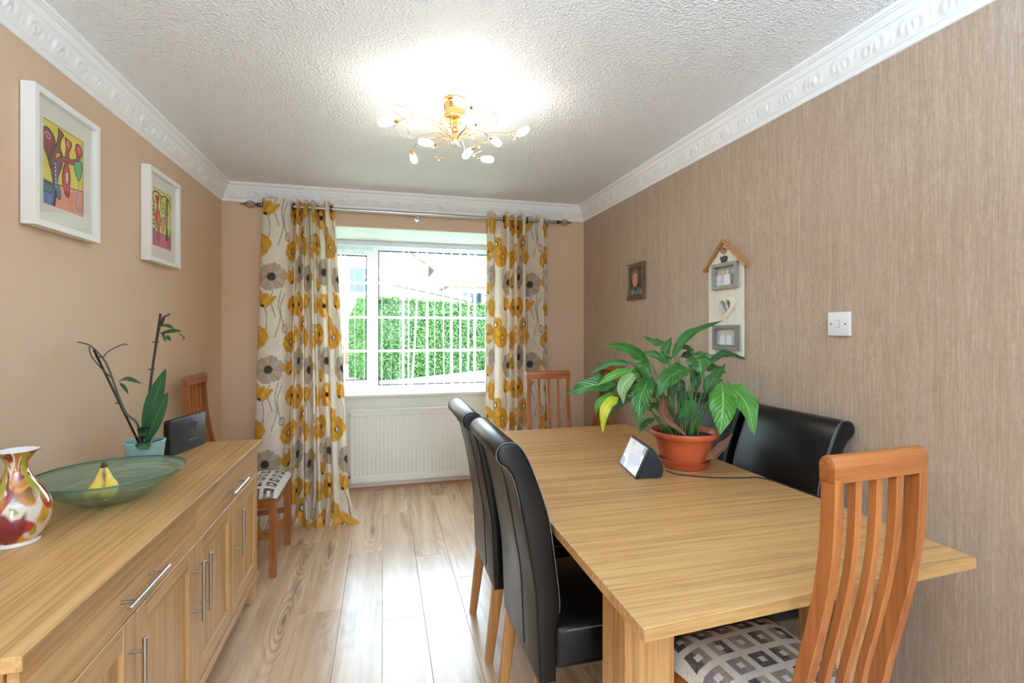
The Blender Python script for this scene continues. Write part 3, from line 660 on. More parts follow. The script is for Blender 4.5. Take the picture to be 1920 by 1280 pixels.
# ---------------------------------------------------------------- vertical blind
vb = thing('vertical_blind', 'white vertical slat blind hanging inside the window', 'blind', (.2, 4.48, 2.11))
obj('headrail', B().box(BX0+.02, BX1-.02, 4.455, 4.505, 2.075, 2.119, .004), M['white_plastic'], vb)
for i in range(22):
    x = -.62+.0765*i; y = 4.48; a = math.radians(random.uniform(-3, 3)+(14 if i in (12,) else 0)+(8 if i in (19, 20) else 0))
    tw = math.radians(random.uniform(-4, 4)); Lr = []
    nz = 6; P = np.zeros((2, nz, 3)); sway = random.uniform(-.006, .006)+(-.05 if i == 12 else 0)
    for j in range(nz):
        f = j/(nz-1); aa = a+tw*f
        for q, s in enumerate((-1, 1)):
            P[q, j] = (x+s*.0445*math.sin(aa)+sway*f*f, y+s*.0445*math.cos(aa), 2.07-f*(2.07-.845))
    sl = gridmesh('slat', P, None, M['blind'], vb, smooth=True)
    b = B().box(-.0012, .0012, -.043, .043, -.012, .008)
    R = Matrix.Translation((x+sway, y, .85)) @ Matrix.Rotation(-(a+tw), 4, 'Z')
    b.v = [tuple(R @ Vector(p)) for p in b.v]; obj('slat_weight', b, M['white_plastic'], sl)
# ---------------------------------------------------------------- curtain pole and curtains
RY, RZ = 3.818, 2.226
po = thing('curtain_pole', 'steel curtain pole with twisted cage finials above the window', 'curtain pole', (.27, RY, RZ))
obj('rod', B().lathe([(.0125, 0), (.0125, 2.2)], (-.83, RY, RZ), 16, (1, 0, 0)), M['steel'], po, 'auto')
for sx, xe in ((-1, -.83), (1, 1.37)):
    f = B().lathe([(.0135, -.004), (.0145, .002), (.0145, .022), (.009, .028), (.006, .034)], (xe, RY, RZ), 14, (sx, 0, 0)).lathe([(.006, .098), (.008, .102), (.005, .108), (.0035, .128), (0, .132)], (xe, RY, RZ), 12, (sx, 0, 0))
    for k in range(6):
        pts = []
        for j in range(13):
            q = j/12; an = k*math.pi/3+q*2.4; r = .004+.021*math.sin(math.pi*q)**.8
            pts.append((xe+sx*(.032+.07*q), RY+r*math.cos(an), RZ+r*math.sin(an)))
        f.tube(pts, .0017, 6)
    obj('finial', f, M['dark_steel'], po, 'auto')
for x in (-.70, .256, 1.30):
    obj('bracket', B().tube([(x, RY, RZ-.02), (x, YB-.002, RZ-.02)], .006, 8).lathe([(.022, 0), (.022, .006), (.014, .008)], (x, YB, RZ-.02), 16, (0, -1, 0)).lathe([(.017, -.006), (.017, .006)], (x, RY, RZ), 16, (1, 0, 0)).box(x-.003, x+.003, RY-.004, RY+.004, RZ-.036, RZ-.012, .001, 1), M['steel'], po, 'auto')
# printed poppy pattern, painted per vertex in cloth coordinates (s across, t down, metres)
TW, TH = .66, .645
FLOW = [  # kind, s, t, radius, rotation
    ('tulip', .095, .075, .062, .35), ('eye', .035, .335, .098, 0), ('grey', .135, .555, .108, .3), ('poppy', .335, .10, .085, .2),
    ('eye', .30, .36, .085, 1.0), ('poppy', .42, .31, .095, 2.0), ('tulip', .29, .545, .06, -.5), ('poppy', .52, .10, .10, 1.3), ('bud', .235, .27, .022, 0),
    ('grey', .53, .50, .10, 1.6), ('eye', .62, .235, .07, .6), ('tulip', .43, .60, .055, .2), ('bud', .58, .36, .02, 0), ('bud', .40, .455, .024, 0)]
STEM = [[(.10, .13), (.115, .19), (.112, .28)], [(.20, .0), (.185, .10), (.20, .2), (.17, .33)], [(.225, .02), (.20, .12), (.225, .27)], [(.05, .43), (.03, .53), (.06, .62)],
        [(.15, .65), (.135, .72), (.17, .84)], [(.34, .18), (.32, .28), (.35, .44)], [(.42, .40), (.44, .50), (.41, .62)], [(.53, .19), (.56, .30), (.54, .42)], [(.24, .29), (.265, .40), (.25, .52)], [(.60, .32), (.585, .42), (.60, .56)], [(.485, .44), (.49, .56), (.47, .68)]]
def seg_dist(S, T, P):
    d = np.full(S.shape, 9.0)
    for a, b in zip(P[:-1], P[1:]):
        vx, vy = b[0]-a[0], b[1]-a[1]; L = vx*vx+vy*vy+1e-12
        t = np.clip(((S-a[0])*vx+(T-a[1])*vy)/L, 0, 1); d = np.minimum(d, np.hypot(S-a[0]-t*vx, T-a[1]-t*vy))
    return d
def wob(S, T, sc, ph=0.0):
    return (np.sin(S*sc+1.3*np.sin(T*sc*.7+ph))+np.sin(T*sc*1.13+1.7*np.sin(S*sc*.8+ph*2+1))+np.sin((S+T)*sc*.61+ph))/3
def blend(C, m, col):
    m = np.clip(m, 0, 1)[..., None]; C[:] = C*(1-m)+lin(col)*m
def poppies(S, T):
    C = np.empty(S.shape+(3,)); C[:] = lin((233, 222, 206))
    blend(C, .35*np.clip(wob(S, T, 38)*1.4, 0, 1), (206, 190, 172)); blend(C, .25*np.clip(wob(S, T, 160, 2), 0, 1), (245, 238, 226))
    s0 = np.floor(S/TW)
    for ki in (-1, 0, 1):
        for kt in range(-1, 5):
            for P in STEM:
                for sh in (0,):
                    Sx = (S % TW)-ki*TW; Q = catmull(P, 14); m = (np.abs(T-kt*TH-.4) < .8)
                    if not m.any(): continue
                    d = np.full(S.shape, 9.0); d[m] = seg_dist(Sx[m], (T-kt*TH)[m], Q)
                    blend(C, .85*np.clip((.0034-d)/.0016, 0, 1), (92, 76, 62))
    for ki in (-1, 0, 1):
        for kt in range(-1, 5):
            for kind, fs, ft, R, rot in FLOW:
                x = (S % TW)-ki*TW-fs; y = T-kt*TH-ft; msk = np.hypot(x, y) < R*1.5
                if not msk.any(): continue
                x = x[msk]; y = y[msk]; r = np.hypot(x, y); th = np.arctan2(y, x)+rot; c = C[msk]
                if kind in ('eye', 'poppy'):
                    edge = R*(.88+.06*np.abs(np.cos(2.5*th+.5))+.05*np.cos(th*2+fs*20)+.025*np.cos(9*th+fs*9)+.012*np.cos(23*th))
                    a = np.clip((edge-r)/.004, 0, 1); blend(c, a, (210, 154, 52))
                    pet = .5+.5*np.cos(5*th+1.2+r*30); blend(c, a*.55*np.clip(pet*1.6-.7, 0, 1), (184, 124, 36))
                    blend(c, a*.45*np.clip(wob(x*1.0, y*1.0, 90, fs*9)*1.6, 0, 1), (228, 184, 92)); blend(c, a*.4*np.clip(1-(edge-r)/.012, 0, 1), (196, 132, 30))
                    if kind == 'poppy': blend(c, a*np.clip((np.cos(th*2+r*20)-.72)*3, 0, 1)*.7, (240, 214, 150))
                    k = .024 if kind == 'eye' else .018
                    blend(c, np.clip((k*(1+.22*np.cos(9*th))-r)/.003, 0, 1), (44, 32, 26))
                    if kind == 'eye': blend(c, np.clip((.013-np.hypot(x, y*.75))/.002, 0, 1), (236, 228, 216))
                elif kind == 'grey':
                    edge = R*(.86+.10*np.abs(np.cos(3*th))+.04*np.cos(2*th)+.02*np.cos(17*th)); a = np.clip((edge-r)/.004, 0, 1)
                    blend(c, a, (182, 166, 150)); blend(c, a*.6*np.clip(np.cos(42*th+9*np.sin(3*th))*1.2, 0, 1), (148, 130, 114)); blend(c, a*.5*np.clip(np.cos(6*th+2.2), 0, 1), (204, 190, 172))
                    blend(c, a*.5*np.clip((np.cos(3*th+4)-.8)*5, 0, 1), (206, 160, 70)); blend(c, np.clip((.030*(1+.1*np.cos(13*th))-r)/.003, 0, 1), (58, 48, 42)); blend(c, .8*np.clip(np.cos(14*th)*np.cos(r*700), 0, 1)*(r < .028), (110, 96, 82))
                elif kind == 'tulip':
                    xr = x*math.cos(rot)+y*math.sin(rot); yr = -x*math.sin(rot)+y*math.cos(rot)
                    up = np.clip((R*.85-yr)/(R*1.7), 0, 1); hw = R*(.35+.75*np.sqrt(up))*(1+.06*np.cos(yr*300)); top = -R*(.8+.12*np.cos(xr/R*7))
                    a = np.clip((hw-np.abs(xr))/.004, 0, 1)*np.clip((yr-top)/.004, 0, 1)*np.clip((R*.85-yr)/.006, 0, 1)
                    blend(c, a, (212, 158, 56)); blend(c, a*.5*np.clip(np.cos(xr/R*6+1), 0, 1), (188, 124, 22)); blend(c, a*.4*np.clip(wob(x, y, 110)*1.5, 0, 1), (238, 196, 92))
                    blend(c, a*np.clip((.017-np.hypot(xr*.9, yr-R*.72))/.004, 0, 1), (56, 38, 26))
                else:
                    q = np.hypot(x*1.1, y*.8); blend(c, np.clip((R-q)/.003, 0, 1)*.8, (214, 196, 170)); blend(c, np.clip((.003-np.abs(q-R))/.0015, 0, 1), (96, 80, 66)); blend(c, .7*np.clip((.002-np.abs(x-.3*y))/.001, 0, 1)*(q < R), (120, 100, 80))
                C[msk] = c
    return C
def curtain(label, top, bot, drop, sweep, eyelets, s0, ns=430, nt=460):
    t_ = thing('curtain', label, 'curtain', ((top[0][0]+top[-1][0])/2, RY, 0), group='pair of poppy print curtains')
    A = catmull(top, ns); Bt = catmull(bot, ns)
    mid = (A+Bt)/2; S = np.concatenate([[0], np.cumsum(np.hypot(*np.diff(mid, axis=0).T))])
    ztop = RZ+.045; f = np.linspace(0, 1, nt); k = f[None]**.9; P = np.zeros((ns, nt, 3))
    XY = A[:, None]*(1-k[..., None])+Bt[:, None]*k[..., None]
    P[..., 0] = XY[..., 0]; P[..., 1] = XY[..., 1]-sweep*(f[None]**1.8)
    P[..., 2] = ztop-(ztop-.004)*f[None]
    bz = np.clip((f[None]-.90)/.10, 0, 1)      # the hem lies out over the floor
    u = np.linspace(0, 1, ns)[:, None]
    P[..., 1] -= bz**1.6*(.10*np.sin(u*17+1)**2+.02)*drop; P[..., 0] += bz**2*(.09*np.clip((u-.86)/.14, 0, 1)+.02*np.sin(u*31))*drop
    P[..., 2] += (1-u)*0+np.sin(u*23)*.003*(1-bz)+.012*bz*(1-bz)*np.sin(u*40)
    P[..., 2] = np.maximum(P[..., 2], .003); P[..., 1] = np.minimum(P[..., 1], YB-.012)
    T = (ztop-.004)*f[None]*np.ones((ns, 1)); SS = (S[:, None]+s0)*np.ones((1, nt))
    gridmesh('cloth', P, poppies(SS, T), M['curtain'], t_)
    for x, y in eyelets:
        e = B(); pts = [(x+.003*math.cos(a), y+.021*math.cos(a), RZ+.021*math.sin(a)) for a in np.linspace(0, 2*math.pi, 21)]
        obj('eyelet', e.tube(pts, .0055, 8, cap=False), M['dark_steel'], t_, True)
    return t_
ct = [(-.825, 3.845), (-.812, 3.80), (-.77, 3.779), (-.70, 3.774), (-.645, 3.785), (-.620, 3.83), (-.612, 3.866), (-.600, 3.83), (-.588, 3.775), (-.575, 3.79), (-.566, 3.85), (-.556, 3.866), (-.546, 3.80), (-.534, 3.768), (-.520, 3.80), (-.512, 3.855), (-.500, 3.85), (-.492, 3.785), (-.478, 3.775), (-.468, 3.83), (-.452, 3.874), (-.425, 3.872), (-.410, 3.82), (-.402, 3.772), (-.385, 3.770), (-.372, 3.82), (-.362, 3.862), (-.346, 3.858)]
cb = [(-.875, 3.82), (-.860, 3.76), (-.82, 3.735), (-.76, 3.74), (-.70, 3.765), (-.660, 3.83), (-.642, 3.875), (-.625, 3.80), (-.605, 3.70), (-.580, 3.72), (-.565, 3.82), (-.545, 3.84), (-.530, 3.74), (-.505, 3.665), (-.480, 3.72), (-.468, 3.82), (-.450, 3.80), (-.438, 3.70), (-.412, 3.665), (-.392, 3.75), (-.372, 3.83), (-.350, 3.81), (-.338, 3.74), (-.322, 3.69), (-.295, 3.70), (-.270, 3.745), (-.248, 3.765), (-.225, 3.745)]
curtain('cream curtain with mustard poppies, left of the window and pooling on the floor', ct, cb, 1.0, .06, [(-.618, RY), (-.812, RY), (-.456, RY+.02), (-.36, RY)], 0.0)
ct2 = [(.800, 3.862), (.806, 3.80), (.822, 3.770), (.842, 3.778), (.856, 3.835), (.874, 3.872), (.908, 3.874), (.930, 3.83), (.940, 3.776), (.960, 3.774), (.972, 3.83), (.985, 3.872), (.998, 3.85), (1.004, 3.785), (1.018, 3.770), (1.030, 3.80), (1.038, 3.86), (1.054, 3.872), (1.066, 3.82), (1.075, 3.776), (1.092, 3.775), (1.104, 3.83), (1.122, 3.870), (1.150, 3.862), (1.190, 3.835), (1.226, 3.80), (1.246, 3.785), (1.258, 3.83), (1.275, 3.868), (1.302, 3.872)]
cb2 = [(x+(x-1.05)*.06, (y-3.82)*1.25+3.83) for x, y in ct2]
curtain('cream curtain with mustard poppies, right of the window behind the table', ct2, cb2, .5, .02, [(.816, RY), (.925, RY), (1.03, RY), (1.12, RY), (1.253, RY)], .37)
# ---------------------------------------------------------------- framed paintings on the left wall
def pim(U, V, poly):
    poly = [tuple(p) for p in poly]; ins = np.zeros(U.shape, bool); n = len(poly); j = n-1
    for i in range(n):
        xi, yi = poly[i]; xj, yj = poly[j]
        if yi != yj: ins ^= ((yi > V) != (yj > V)) & (U < (xj-xi)*(V-yi)/(yj-yi)+xi)
        j = i
    return ins.astype(float)
def shape(C, U, V, pts, col, line=.012, lc=(40, 28, 34), n=60, closed=True):
    P = catmull(list(pts)+[pts[0]], n) if closed else catmull(pts, n)
    if closed: blend(C, pim(U, V, P), col)
    d = seg_dist(U, V*1.3, [(p[0], p[1]*1.3) for p in P]); blend(C, np.clip((line-d)/.004, 0, 1), lc)
def ell(U, V, u, v, a, b): return np.clip((1-np.hypot((U-u)/a, (V-v)/b))*12, 0, 1)
def line(C, U, V, pts, wd, col):
    d = seg_dist(U, V*1.3, [(p[0], p[1]*1.3) for p in catmull(pts, 40)]); blend(C, np.clip((wd-d)/.004, 0, 1), col)
def art1(U, V):
    C = np.empty(U.shape+(3,)); C[:] = lin((226, 208, 58)); blend(C, .5*np.clip(wob(U, V, 16), 0, 1), (238, 224, 96))
    tab = (V > .73-.07*U).astype(float); blend(C, tab, (232, 158, 128)); blend(C, tab*.6*np.clip(wob(U, V, 11, 2)*1.5, 0, 1), (214, 118, 84))
    line(C, U, V, [(0, .73), (.5, .70), (1, .66)], .010, (52, 34, 36))
    shape(C, U, V, [(-.1, .73), (.18, .74), (.30, .80), (.29, .93), (.22, 1.05), (-.1, 1.03)], (70, 104, 176), .03, (56, 44, 46)); blend(C, .5*ell(U, V, .1, .92, .14, .07), (120, 150, 210))
    shape(C, U, V, [(.02, .80), (.12, .785), (.22, .83), (.12, .845)], (86, 190, 120), .01); blend(C, ell(U, V, .12, .815, .06, .012), (40, 90, 70))
    shape(C, U, V, [(.26, .74), (.22, .60), (.10, .40), (.0, .28), (.02, .13), (.14, .09), (.27, .15), (.30, .25), (.24, .36), (.18, .44), (.24, .58), (.31, .72)], (96, 52, 50), .016, (70, 50, 48))
    blend(C, ell(U, V, .13, .20, .12, .085), (150, 40, 44)); blend(C, ell(U, V, .12, .31, .09, .06), (134, 44, 36))
    line(C, U, V, [(.06, .18), (.12, .14), (.19, .17), (.17, .21), (.11, .20), (.12, .175)], .009, (236, 190, 186))
    shape(C, U, V, [(.38, .02), (.50, .06), (.44, .14), (.42, .24), (.48, .33), (.46, .46), (.38, .60), (.33, .74), (.27, .70), (.20, .55), (.20, .42), (.30, .28), (.37, .14)], (132, 62, 40), .014)
    shape(C, U, V, [(.32, .33), (.42, .32), (.41, .43), (.31, .45)], (238, 172, 44), .01, n=30); line(C, U, V, [(.36, .35), (.365, .43)], .006, (110, 60, 20))
    shape(C, U, V, [(.54, .08), (.70, .11), (.66, .20), (.63, .26), (.64, .34), (.60, .38), (.66, .50), (.66, .62), (.63, .80), (.54, .78), (.47, .62), (.50, .48), (.56, .38), (.55, .30), (.57, .20)], (190, 38, 52), .014); blend(C, ell(U, V, .62, .14, .05, .05), (226, 110, 120))
    shape(C, U, V, [(.55, .53), (.61, .49), (.62, .60), (.57, .66)], (236, 224, 220), .01)
    line(C, U, V, [(.90, .22), (.84, .30), (.70, .345), (.52, .36), (.37, .42), (.30, .52), (.30, .64), (.33, .80)], .05, (70, 44, 40)); line(C, U, V, [(.90, .22), (.84, .30), (.70, .345), (.52, .36), (.37, .42)], .034, (168, 52, 50))
    line(C, U, V, [(.37, .44), (.32, .54), (.32, .66), (.35, .78)], .034, (78, 96, 160))
    for q in range(7): blend(C, ell(U, V, .30+.004*q, .47+.045*q, .016, .012), (228, 228, 224))
    shape(C, U, V, [(.34, .72), (.41, .73), (.43, .87), (.34, .86)], (64, 130, 150), .01, n=24)
    shape(C, U, V, [(.80, .16), (.84, .08), (.93, .08), (.98, .16), (.93, .22), (.84, .23)], (206, 44, 66), .014); line(C, U, V, [(.89, .11), (.92, .17)], .008, (240, 180, 190))
    shape(C, U, V, [(.77, .32), (.96, .28), (.97, .42), (.89, .54), (.79, .44)], (74, 178, 108), .012)
    line(C, U, V, [(.89, .54), (.88, .66)], .008, (50, 40, 60)); line(C, U, V, [(.88, .66), (.82, .80), (.84, .90), (.92, .95), (.95, .92), (.90, .88)], .018, (176, 140, 190)); return C
def art2(U, V):
    C = np.empty(U.shape+(3,)); C[:] = lin((222, 222, 122)); blend(C, .5*np.clip(wob(U, V, 14), 0, 1), (236, 232, 160))
    tab = (V > .735+.02*U).astype(float); blend(C, tab, (204, 92, 128)); blend(C, tab*np.clip(1-U*2.6, 0, 1)*.9, (140, 96, 168)); blend(C, tab*.5*np.clip(wob(U, V, 13, 3)*1.5, 0, 1), (224, 116, 120))
    line(C, U, V, [(0, .68), (.1, .74), (.5, .745), (1, .75)], .010, (60, 40, 60))
    line(C, U, V, [(.16, .26), (.06, .20), (.10, .08), (.30, .05), (.52, .10)], .020, (44, 40, 44)); line(C, U, V, [(.98, .20), (.90, .08), (.66, .05), (.48, .12), (.46, .26), (.56, .30), (.62, .22), (.52, .18)], .016, (44, 40, 44)); line(C, U, V, [(.46, .32), (.54, .37), (.64, .33), (.64, .28)], .014, (44, 40, 44))
    for v in (.36, .45, .60): line(C, U, V, [(.03, v), (.10, v-.045), (.15, v), (.11, v+.03), (.05, v+.02)], .018, (70, 62, 80))
    line(C, U, V, [(.14, .60), (.2, .68), (.12, .73), (.02, .72)], .018, (70, 62, 90))
    shape(C, U, V, [(.18, .13), (.38, .10), (.34, .22), (.32, .30), (.42, .40), (.46, .54), (.40, .66), (.42, .86), (.28, .88), (.30, .74), (.24, .62), (.16, .48), (.26, .33), (.24, .24)], (196, 44, 40), .010, (120, 40, 40)); shape(C, U, V, [(.26, .44), (.38, .42), (.44, .52), (.34, .68)], (226, 108, 74), .008, (150, 60, 40), n=30)
    shape(C, U, V, [(.74, .09), (.88, .09), (.84, .24), (.86, .36), (.70, .37), (.74, .22)], (156, 108, 44), .010); shape(C, U, V, [(.70, .38), (.84, .37), (.82, .60), (.86, .80), (.74, .82), (.76, .62)], (120, 172, 150), .010); shape(C, U, V, [(.75, .62), (.81, .62), (.87, .80), (.74, .81)], (44, 104, 92), .006)
    shape(C, U, V, [(.42, .52), (.70, .43), (.68, .58), (.58, .70), (.46, .60)], (236, 150, 100), .010); shape(C, U, V, [(.42, .50), (.68, .42), (.62, .47), (.46, .54)], (150, 156, 168), .006, n=30); line(C, U, V, [(.58, .70), (.60, .82), (.59, .96)], .012, (110, 70, 84))
    line(C, U, V, [(.92, .62), (.97, .68), (.93, .72), (.97, .76)], .016, (60, 60, 60)); return C
def painting(label, y0, y1, z0, z1, fn, seed):
    t = thing('framed_painting', label, 'picture', (XL, (y0+y1)/2, z0), group='white framed paintings on the left wall'); x1 = XL+.042
    obj('frame', B().frame(0, y0, y1, z0, z1, .022, XL+.002, x1, .0015), M['frame_white'], t)
    iy0, iy1, iz0, iz1 = y0+.022, y1-.022, z0+.022, z1-.022; my, mz = .050, .062
    obj('mount', B().frame(0, iy0, iy1, iz0, iz1, .001, XL+.02, XL+.024).box(XL+.0205, XL+.0235, iy0, iy1, iz1-mz, iz1).box(XL+.0205, XL+.0235, iy0, iy1, iz0, iz0+mz).box(XL+.0205, XL+.0235, iy0, iy0+my, iz0+mz, iz1-mz).box(XL+.0205, XL+.0235, iy1-my, iy1, iz0+mz, iz1-mz), M['mat_board'], t)
    nu, nv = 190, 260; u = np.linspace(0, 1, nu)[:, None]*np.ones((1, nv)); v = np.linspace(0, 1, nv)[None]*np.ones((nu, 1))
    gridmesh('painting', np.stack([np.full_like(u, XL+.019), iy0+my+u*(iy1-iy0-2*my), iz1-mz-v*(iz1-iz0-2*mz)], -1), fn(u, v), M['print'], t, smooth=False)
    obj('glass', B().box(XL+.027, XL+.0285, iy0, iy1, iz0, iz1), M['picture_glass'], t)
    obj('backing', B().box(XL+.001, XL+.012, iy0, iy1, iz0, iz1), M['black'], t)
painting('white framed bright painting of bottles, balloon and green glass, nearer the camera', 1.896, 2.270, 1.682, 2.132, art1, 1)
painting('white framed small painting of a red vase with black curls, nearer the window', 2.696, 3.062, 1.678, 2.130, art2, 2)
# ---------------------------------------------------------------- right wall: portrait, house-shaped frame, switch
pf = thing('photo_frame', 'small bronze framed portrait photo on the wallpapered wall', 'photo frame', (XR, 3.0, 1.55))
y0, y1, z0, z1 = 2.888, 3.110, 1.552, 1.795
def moulding(axis_x, y0, y1, z0, z1, wd, d0, d1):
    b = B()
    O = [(y0, z0), (y1, z0), (y1, z1), (y0, z1)]; pr = [(0, 0), (0, d0*.8), (wd*.25, d0), (wd*.6, d0*.8), (wd, d1), (wd, 0)]
    rows = []
    for k, (y, z) in enumerate(O):
        sy = 1 if y == y0 else -1; sz = 1 if z == z0 else -1
        rows.append([(axis_x-h, y+sy*o, z+sz*o) for o, h in pr])
    V = [p for r in rows for p in r]; n = len(pr)
    b.add(V, [(k*n+i, k*n+i+1, ((k+1) % 4)*n+i+1, ((k+1) % 4)*n+i) for k in range(4) for i in range(n-1)]); return b
obj('frame', moulding(XR-.001, y0, y1, z0, z1, .034, .024, .010), M['bronze'], pf, 'auto')
nu, nv = 80, 90; u = np.linspace(0, 1, nu)[:, None]*np.ones((1, nv)); v = np.linspace(0, 1, nv)[None]*np.ones((nu, 1))
C = np.empty(u.shape+(3,)); C[:] = lin((46, 44, 40)); blend(C, .5*np.clip(wob(u, v, 12), 0, 1), (70, 66, 54))
blend(C, ell(u, v, .42, .26, .30, .22), (112, 88, 62)); blend(C, ell(u, v, .42, .46, .23, .27), (214, 150, 122)); blend(C, ell(u, v, .42, .60, .16, .12)*.5, (222, 134, 110))
blend(C, pim(u, v, [(.02, 1.0), (.12, .86), (.34, .74), (.5, .80), (.66, .72), (.95, .80), (1, 1)]), (96, 142, 140)); blend(C, pim(u, v, [(.30, .80), (.42, .74), (.56, .82), (.46, .92)]), (34, 52, 54)); blend(C, pim(u, v, [(.84, 1), (.93, .80), (1, .8), (1, 1)]), (190, 204, 200))
# seen from the room the far side (larger y) is the left of the picture
gridmesh('portrait_photo', np.stack([np.full_like(u, XR-.008), y1-.032-u*(y1-y0-.064), z1-.032-v*(z1-z0-.064)], -1), C, M['print'], pf, smooth=False)
obj('glass', B().box(XR-.0105, XR-.0095, y0+.03, y1-.03, z0+.03, z1-.03), M['picture_glass'], pf)
hs = thing('house_photo_frame', 'cream house-shaped hanging frame with three photos on the wallpapered wall', 'photo frame', (XR, 2.1, 1.218))
hy0, hy1, hz0, hz1, hp_ = 1.976, 2.226, 1.222, 1.668, 1.776; hc = (hy0+hy1)/2
nb = 5
for i in range(nb):      # tongue-and-groove boards with a gabled top
    a = hy0+(hy1-hy0)*i/nb; b_ = hy0+(hy1-hy0)*(i+1)/nb; ga = lambda y: hp_-abs(y-hc)/((hy1-hy0)/2)*(hp_-hz1)
    top = [(b_, ga(b_)), (a, ga(a))] if not (a < hc < b_) else [(b_, ga(b_)), (hc, hp_), (a, ga(a))]
    obj('board', B().prism([(a+.0006, hz0), (b_-.0006, hz0)]+top, 0, XR-.016, XR-.002, .0012, 1), M['house_cream'], hs)
for s in (-1, 1):
    ye = hc+s*.150; ze = ga(hc+s*.150)+.012; zt = hp_+.016
    obj('roof_strip', B().prism([(hc, zt), (ye, ze), (ye, ze-.013), (hc, zt-.013)], 0, XR-.036, XR-.001, .0015, 1), M['roofwood'], hs)
def mini(z0, z1, y0, y1, mat, fn, lab):
    fr = obj('photo_surround', B().frame(0, y0, y1, z0, z1, .018, XR-.0165, XR-.034, .002), mat, hs, label=lab)
    u = np.linspace(0, 1, 60)[:, None]*np.ones((1, 50)); v = np.linspace(0, 1, 50)[None]*np.ones((60, 1))
    gridmesh('photo', np.stack([np.full_like(u, XR-.0185), y1-.018-u*(y1-y0-.036), z1-.018-v*(z1-z0-.036)], -1), fn(u, v), M['print'], fr, smooth=False)
def ph1(u, v):
    C = np.empty(u.shape+(3,)); C[:] = lin((150, 158, 150)); blend(C, np.clip(wob(u, v, 14), 0, 1)*.5, (110, 122, 112))
    for x, a, c in ((.16, .12, (226, 226, 234)), (.36, .11, (198, 200, 212)), (.56, .13, (238, 238, 242)), (.90, .12, (120, 126, 124))):
        blend(C, pim(u, v, [(x-a*1.3, 1), (x-a, .42), (x+a, .42), (x+a*1.3, 1)]), c); blend(C, ell(u, v, x, .30, a*.62, .14), (214, 180, 164))
    blend(C, ell(u, v, .92, .28, .10, .2), (226, 196, 180)); return C
def ph2(u, v):
    C = np.empty(u.shape+(3,)); C[:] = lin((196, 202, 202)); blend(C, np.clip(wob(u, v, 9), 0, 1)*.6, (166, 174, 176))
    for x, a in ((.28, .12), (.62, .12)):
        blend(C, pim(u, v, [(x-a*1.2, .9), (x-a*.8, .35), (x+a*.8, .35), (x+a*1.2, .9)]), (226, 234, 240)); blend(C, ell(u, v, x, .24, a*.6, .14), (214, 196, 184))
    blend(C, (v > .9)*.8, (84, 82, 78)); return C
mini(1.548, 1.676, 1.999, 2.180, M['grey_frame'], ph1, 'pale grey upper photo surround')
mini(1.248, 1.370, 1.993, 2.174, M['grey_dark'], ph2, 'darker grey lower photo surround')
def heart(k, n=40):
    q = []
    for i in range(n):
        a = 2*math.pi*i/n; q.append((16*math.sin(a)**3*k, (13*math.cos(a)-5*math.cos(2*a)-2*math.cos(3*a)-math.cos(4*a))*k))
    return q
hyc, hzc = 2.078, 1.462; outer = heart(.0036); inner = heart(.0025); hb_ = B(); n = len(outer)
V = []
for pts, x in ((outer, XR-.0165), (outer, XR-.026), (inner, XR-.033), (inner, XR-.0168)): V += [(x, hyc-p[0], hzc+p[1]) for p in pts]
hb_.add(V, [(r*n+i, r*n+(i+1) % n, (r+1)*n+(i+1) % n, (r+1)*n+i) for r in range(3) for i in range(n)])
he = obj('heart_surround', hb_, M['house_cream'], hs, 'auto', label='cream heart-shaped photo surround')
V = []; CC = []
R_ = np.linspace(0, 1, 14)[None]*np.ones((n, 1)); PP = np.array(inner)
hu = PP[:, None, 0]*R_; hv = PP[:, None, 1]*R_
C = np.empty(hu.shape+(3,)); C[:] = lin((150, 152, 158)); un = hu/.036+.5; vn = .5-hv/.03
blend(C, ell(un, vn, .35, .35, .2, .5), (228, 228, 232)); blend(C, ell(un, vn, .68, .4, .16, .6), (96, 100, 110)); blend(C, ell(un, vn, .52, .7, .12, .4), (236, 226, 222))
gridmesh('photo', np.stack([np.full_like(hu, XR-.018), hyc-hu, hzc+hv], -1), C, M['print'], he, smooth=False, wrap=True)
ch = obj('charm', B().tube(catmull([(XR-.019, hc, 1.752), (XR-.024, hc+.014, 1.745), (XR-.022, hc+.018, 1.733), (XR-.022, hc, 1.728), (XR-.022, hc-.016, 1.735), (XR-.024, hc-.014, 1.746), (XR-.02, hc, 1.740)], 24), .0028, 6).tube([(XR-.022, hc, 1.735), (XR-.023, hc-.002, 1.70)], .0022, 6), M['bead'], hs, True, label='twine bow')
hb_ = B()
for s in (-1, 1): hb_.prism([(hc+s*.010+p[0]*.8, 1.696+p[1]*1.0) for p in heart(.0011, 24)], 0, XR-.026, XR-.0175, .001, 1)
obj('tiny_heart', hb_, M['dark_steel'], ch, 'auto', label='pair of tiny metal hearts')
sw = thing('light_switch', 'white square light switch on the wallpapered wall', 'light switch', (XR, 1.475, 1.324))
sy0, sy1, sz0, sz1 = 1.431, 1.519, 1.325, 1.412
obj('back_plate', B().box(XR-.007, XR-.0005, sy0-.001, sy1+.001, sz0-.001, sz1+.001, .001, 1), M['white_plastic'], sw)
obj('face_plate', B().box(XR-.0135, XR-.0068, sy0, sy1, sz0, sz1, .003, 2), M['white_plastic'], sw, 'auto')
ym, zm = (sy0+sy1)/2, (sz0+sz1)/2
obj('rocker', B().prism([(ym-.0065, XR-.0138), (ym+.0065, XR-.0138), (ym+.0065, XR-.0165), (ym-.0065, XR-.0165)], 2, zm-.013, zm+.013) if False else B().box(XR-.0165, XR-.0134, ym-.0065, ym+.0065, zm-.013, zm+.013, .001, 1), M['white_plastic'], sw)
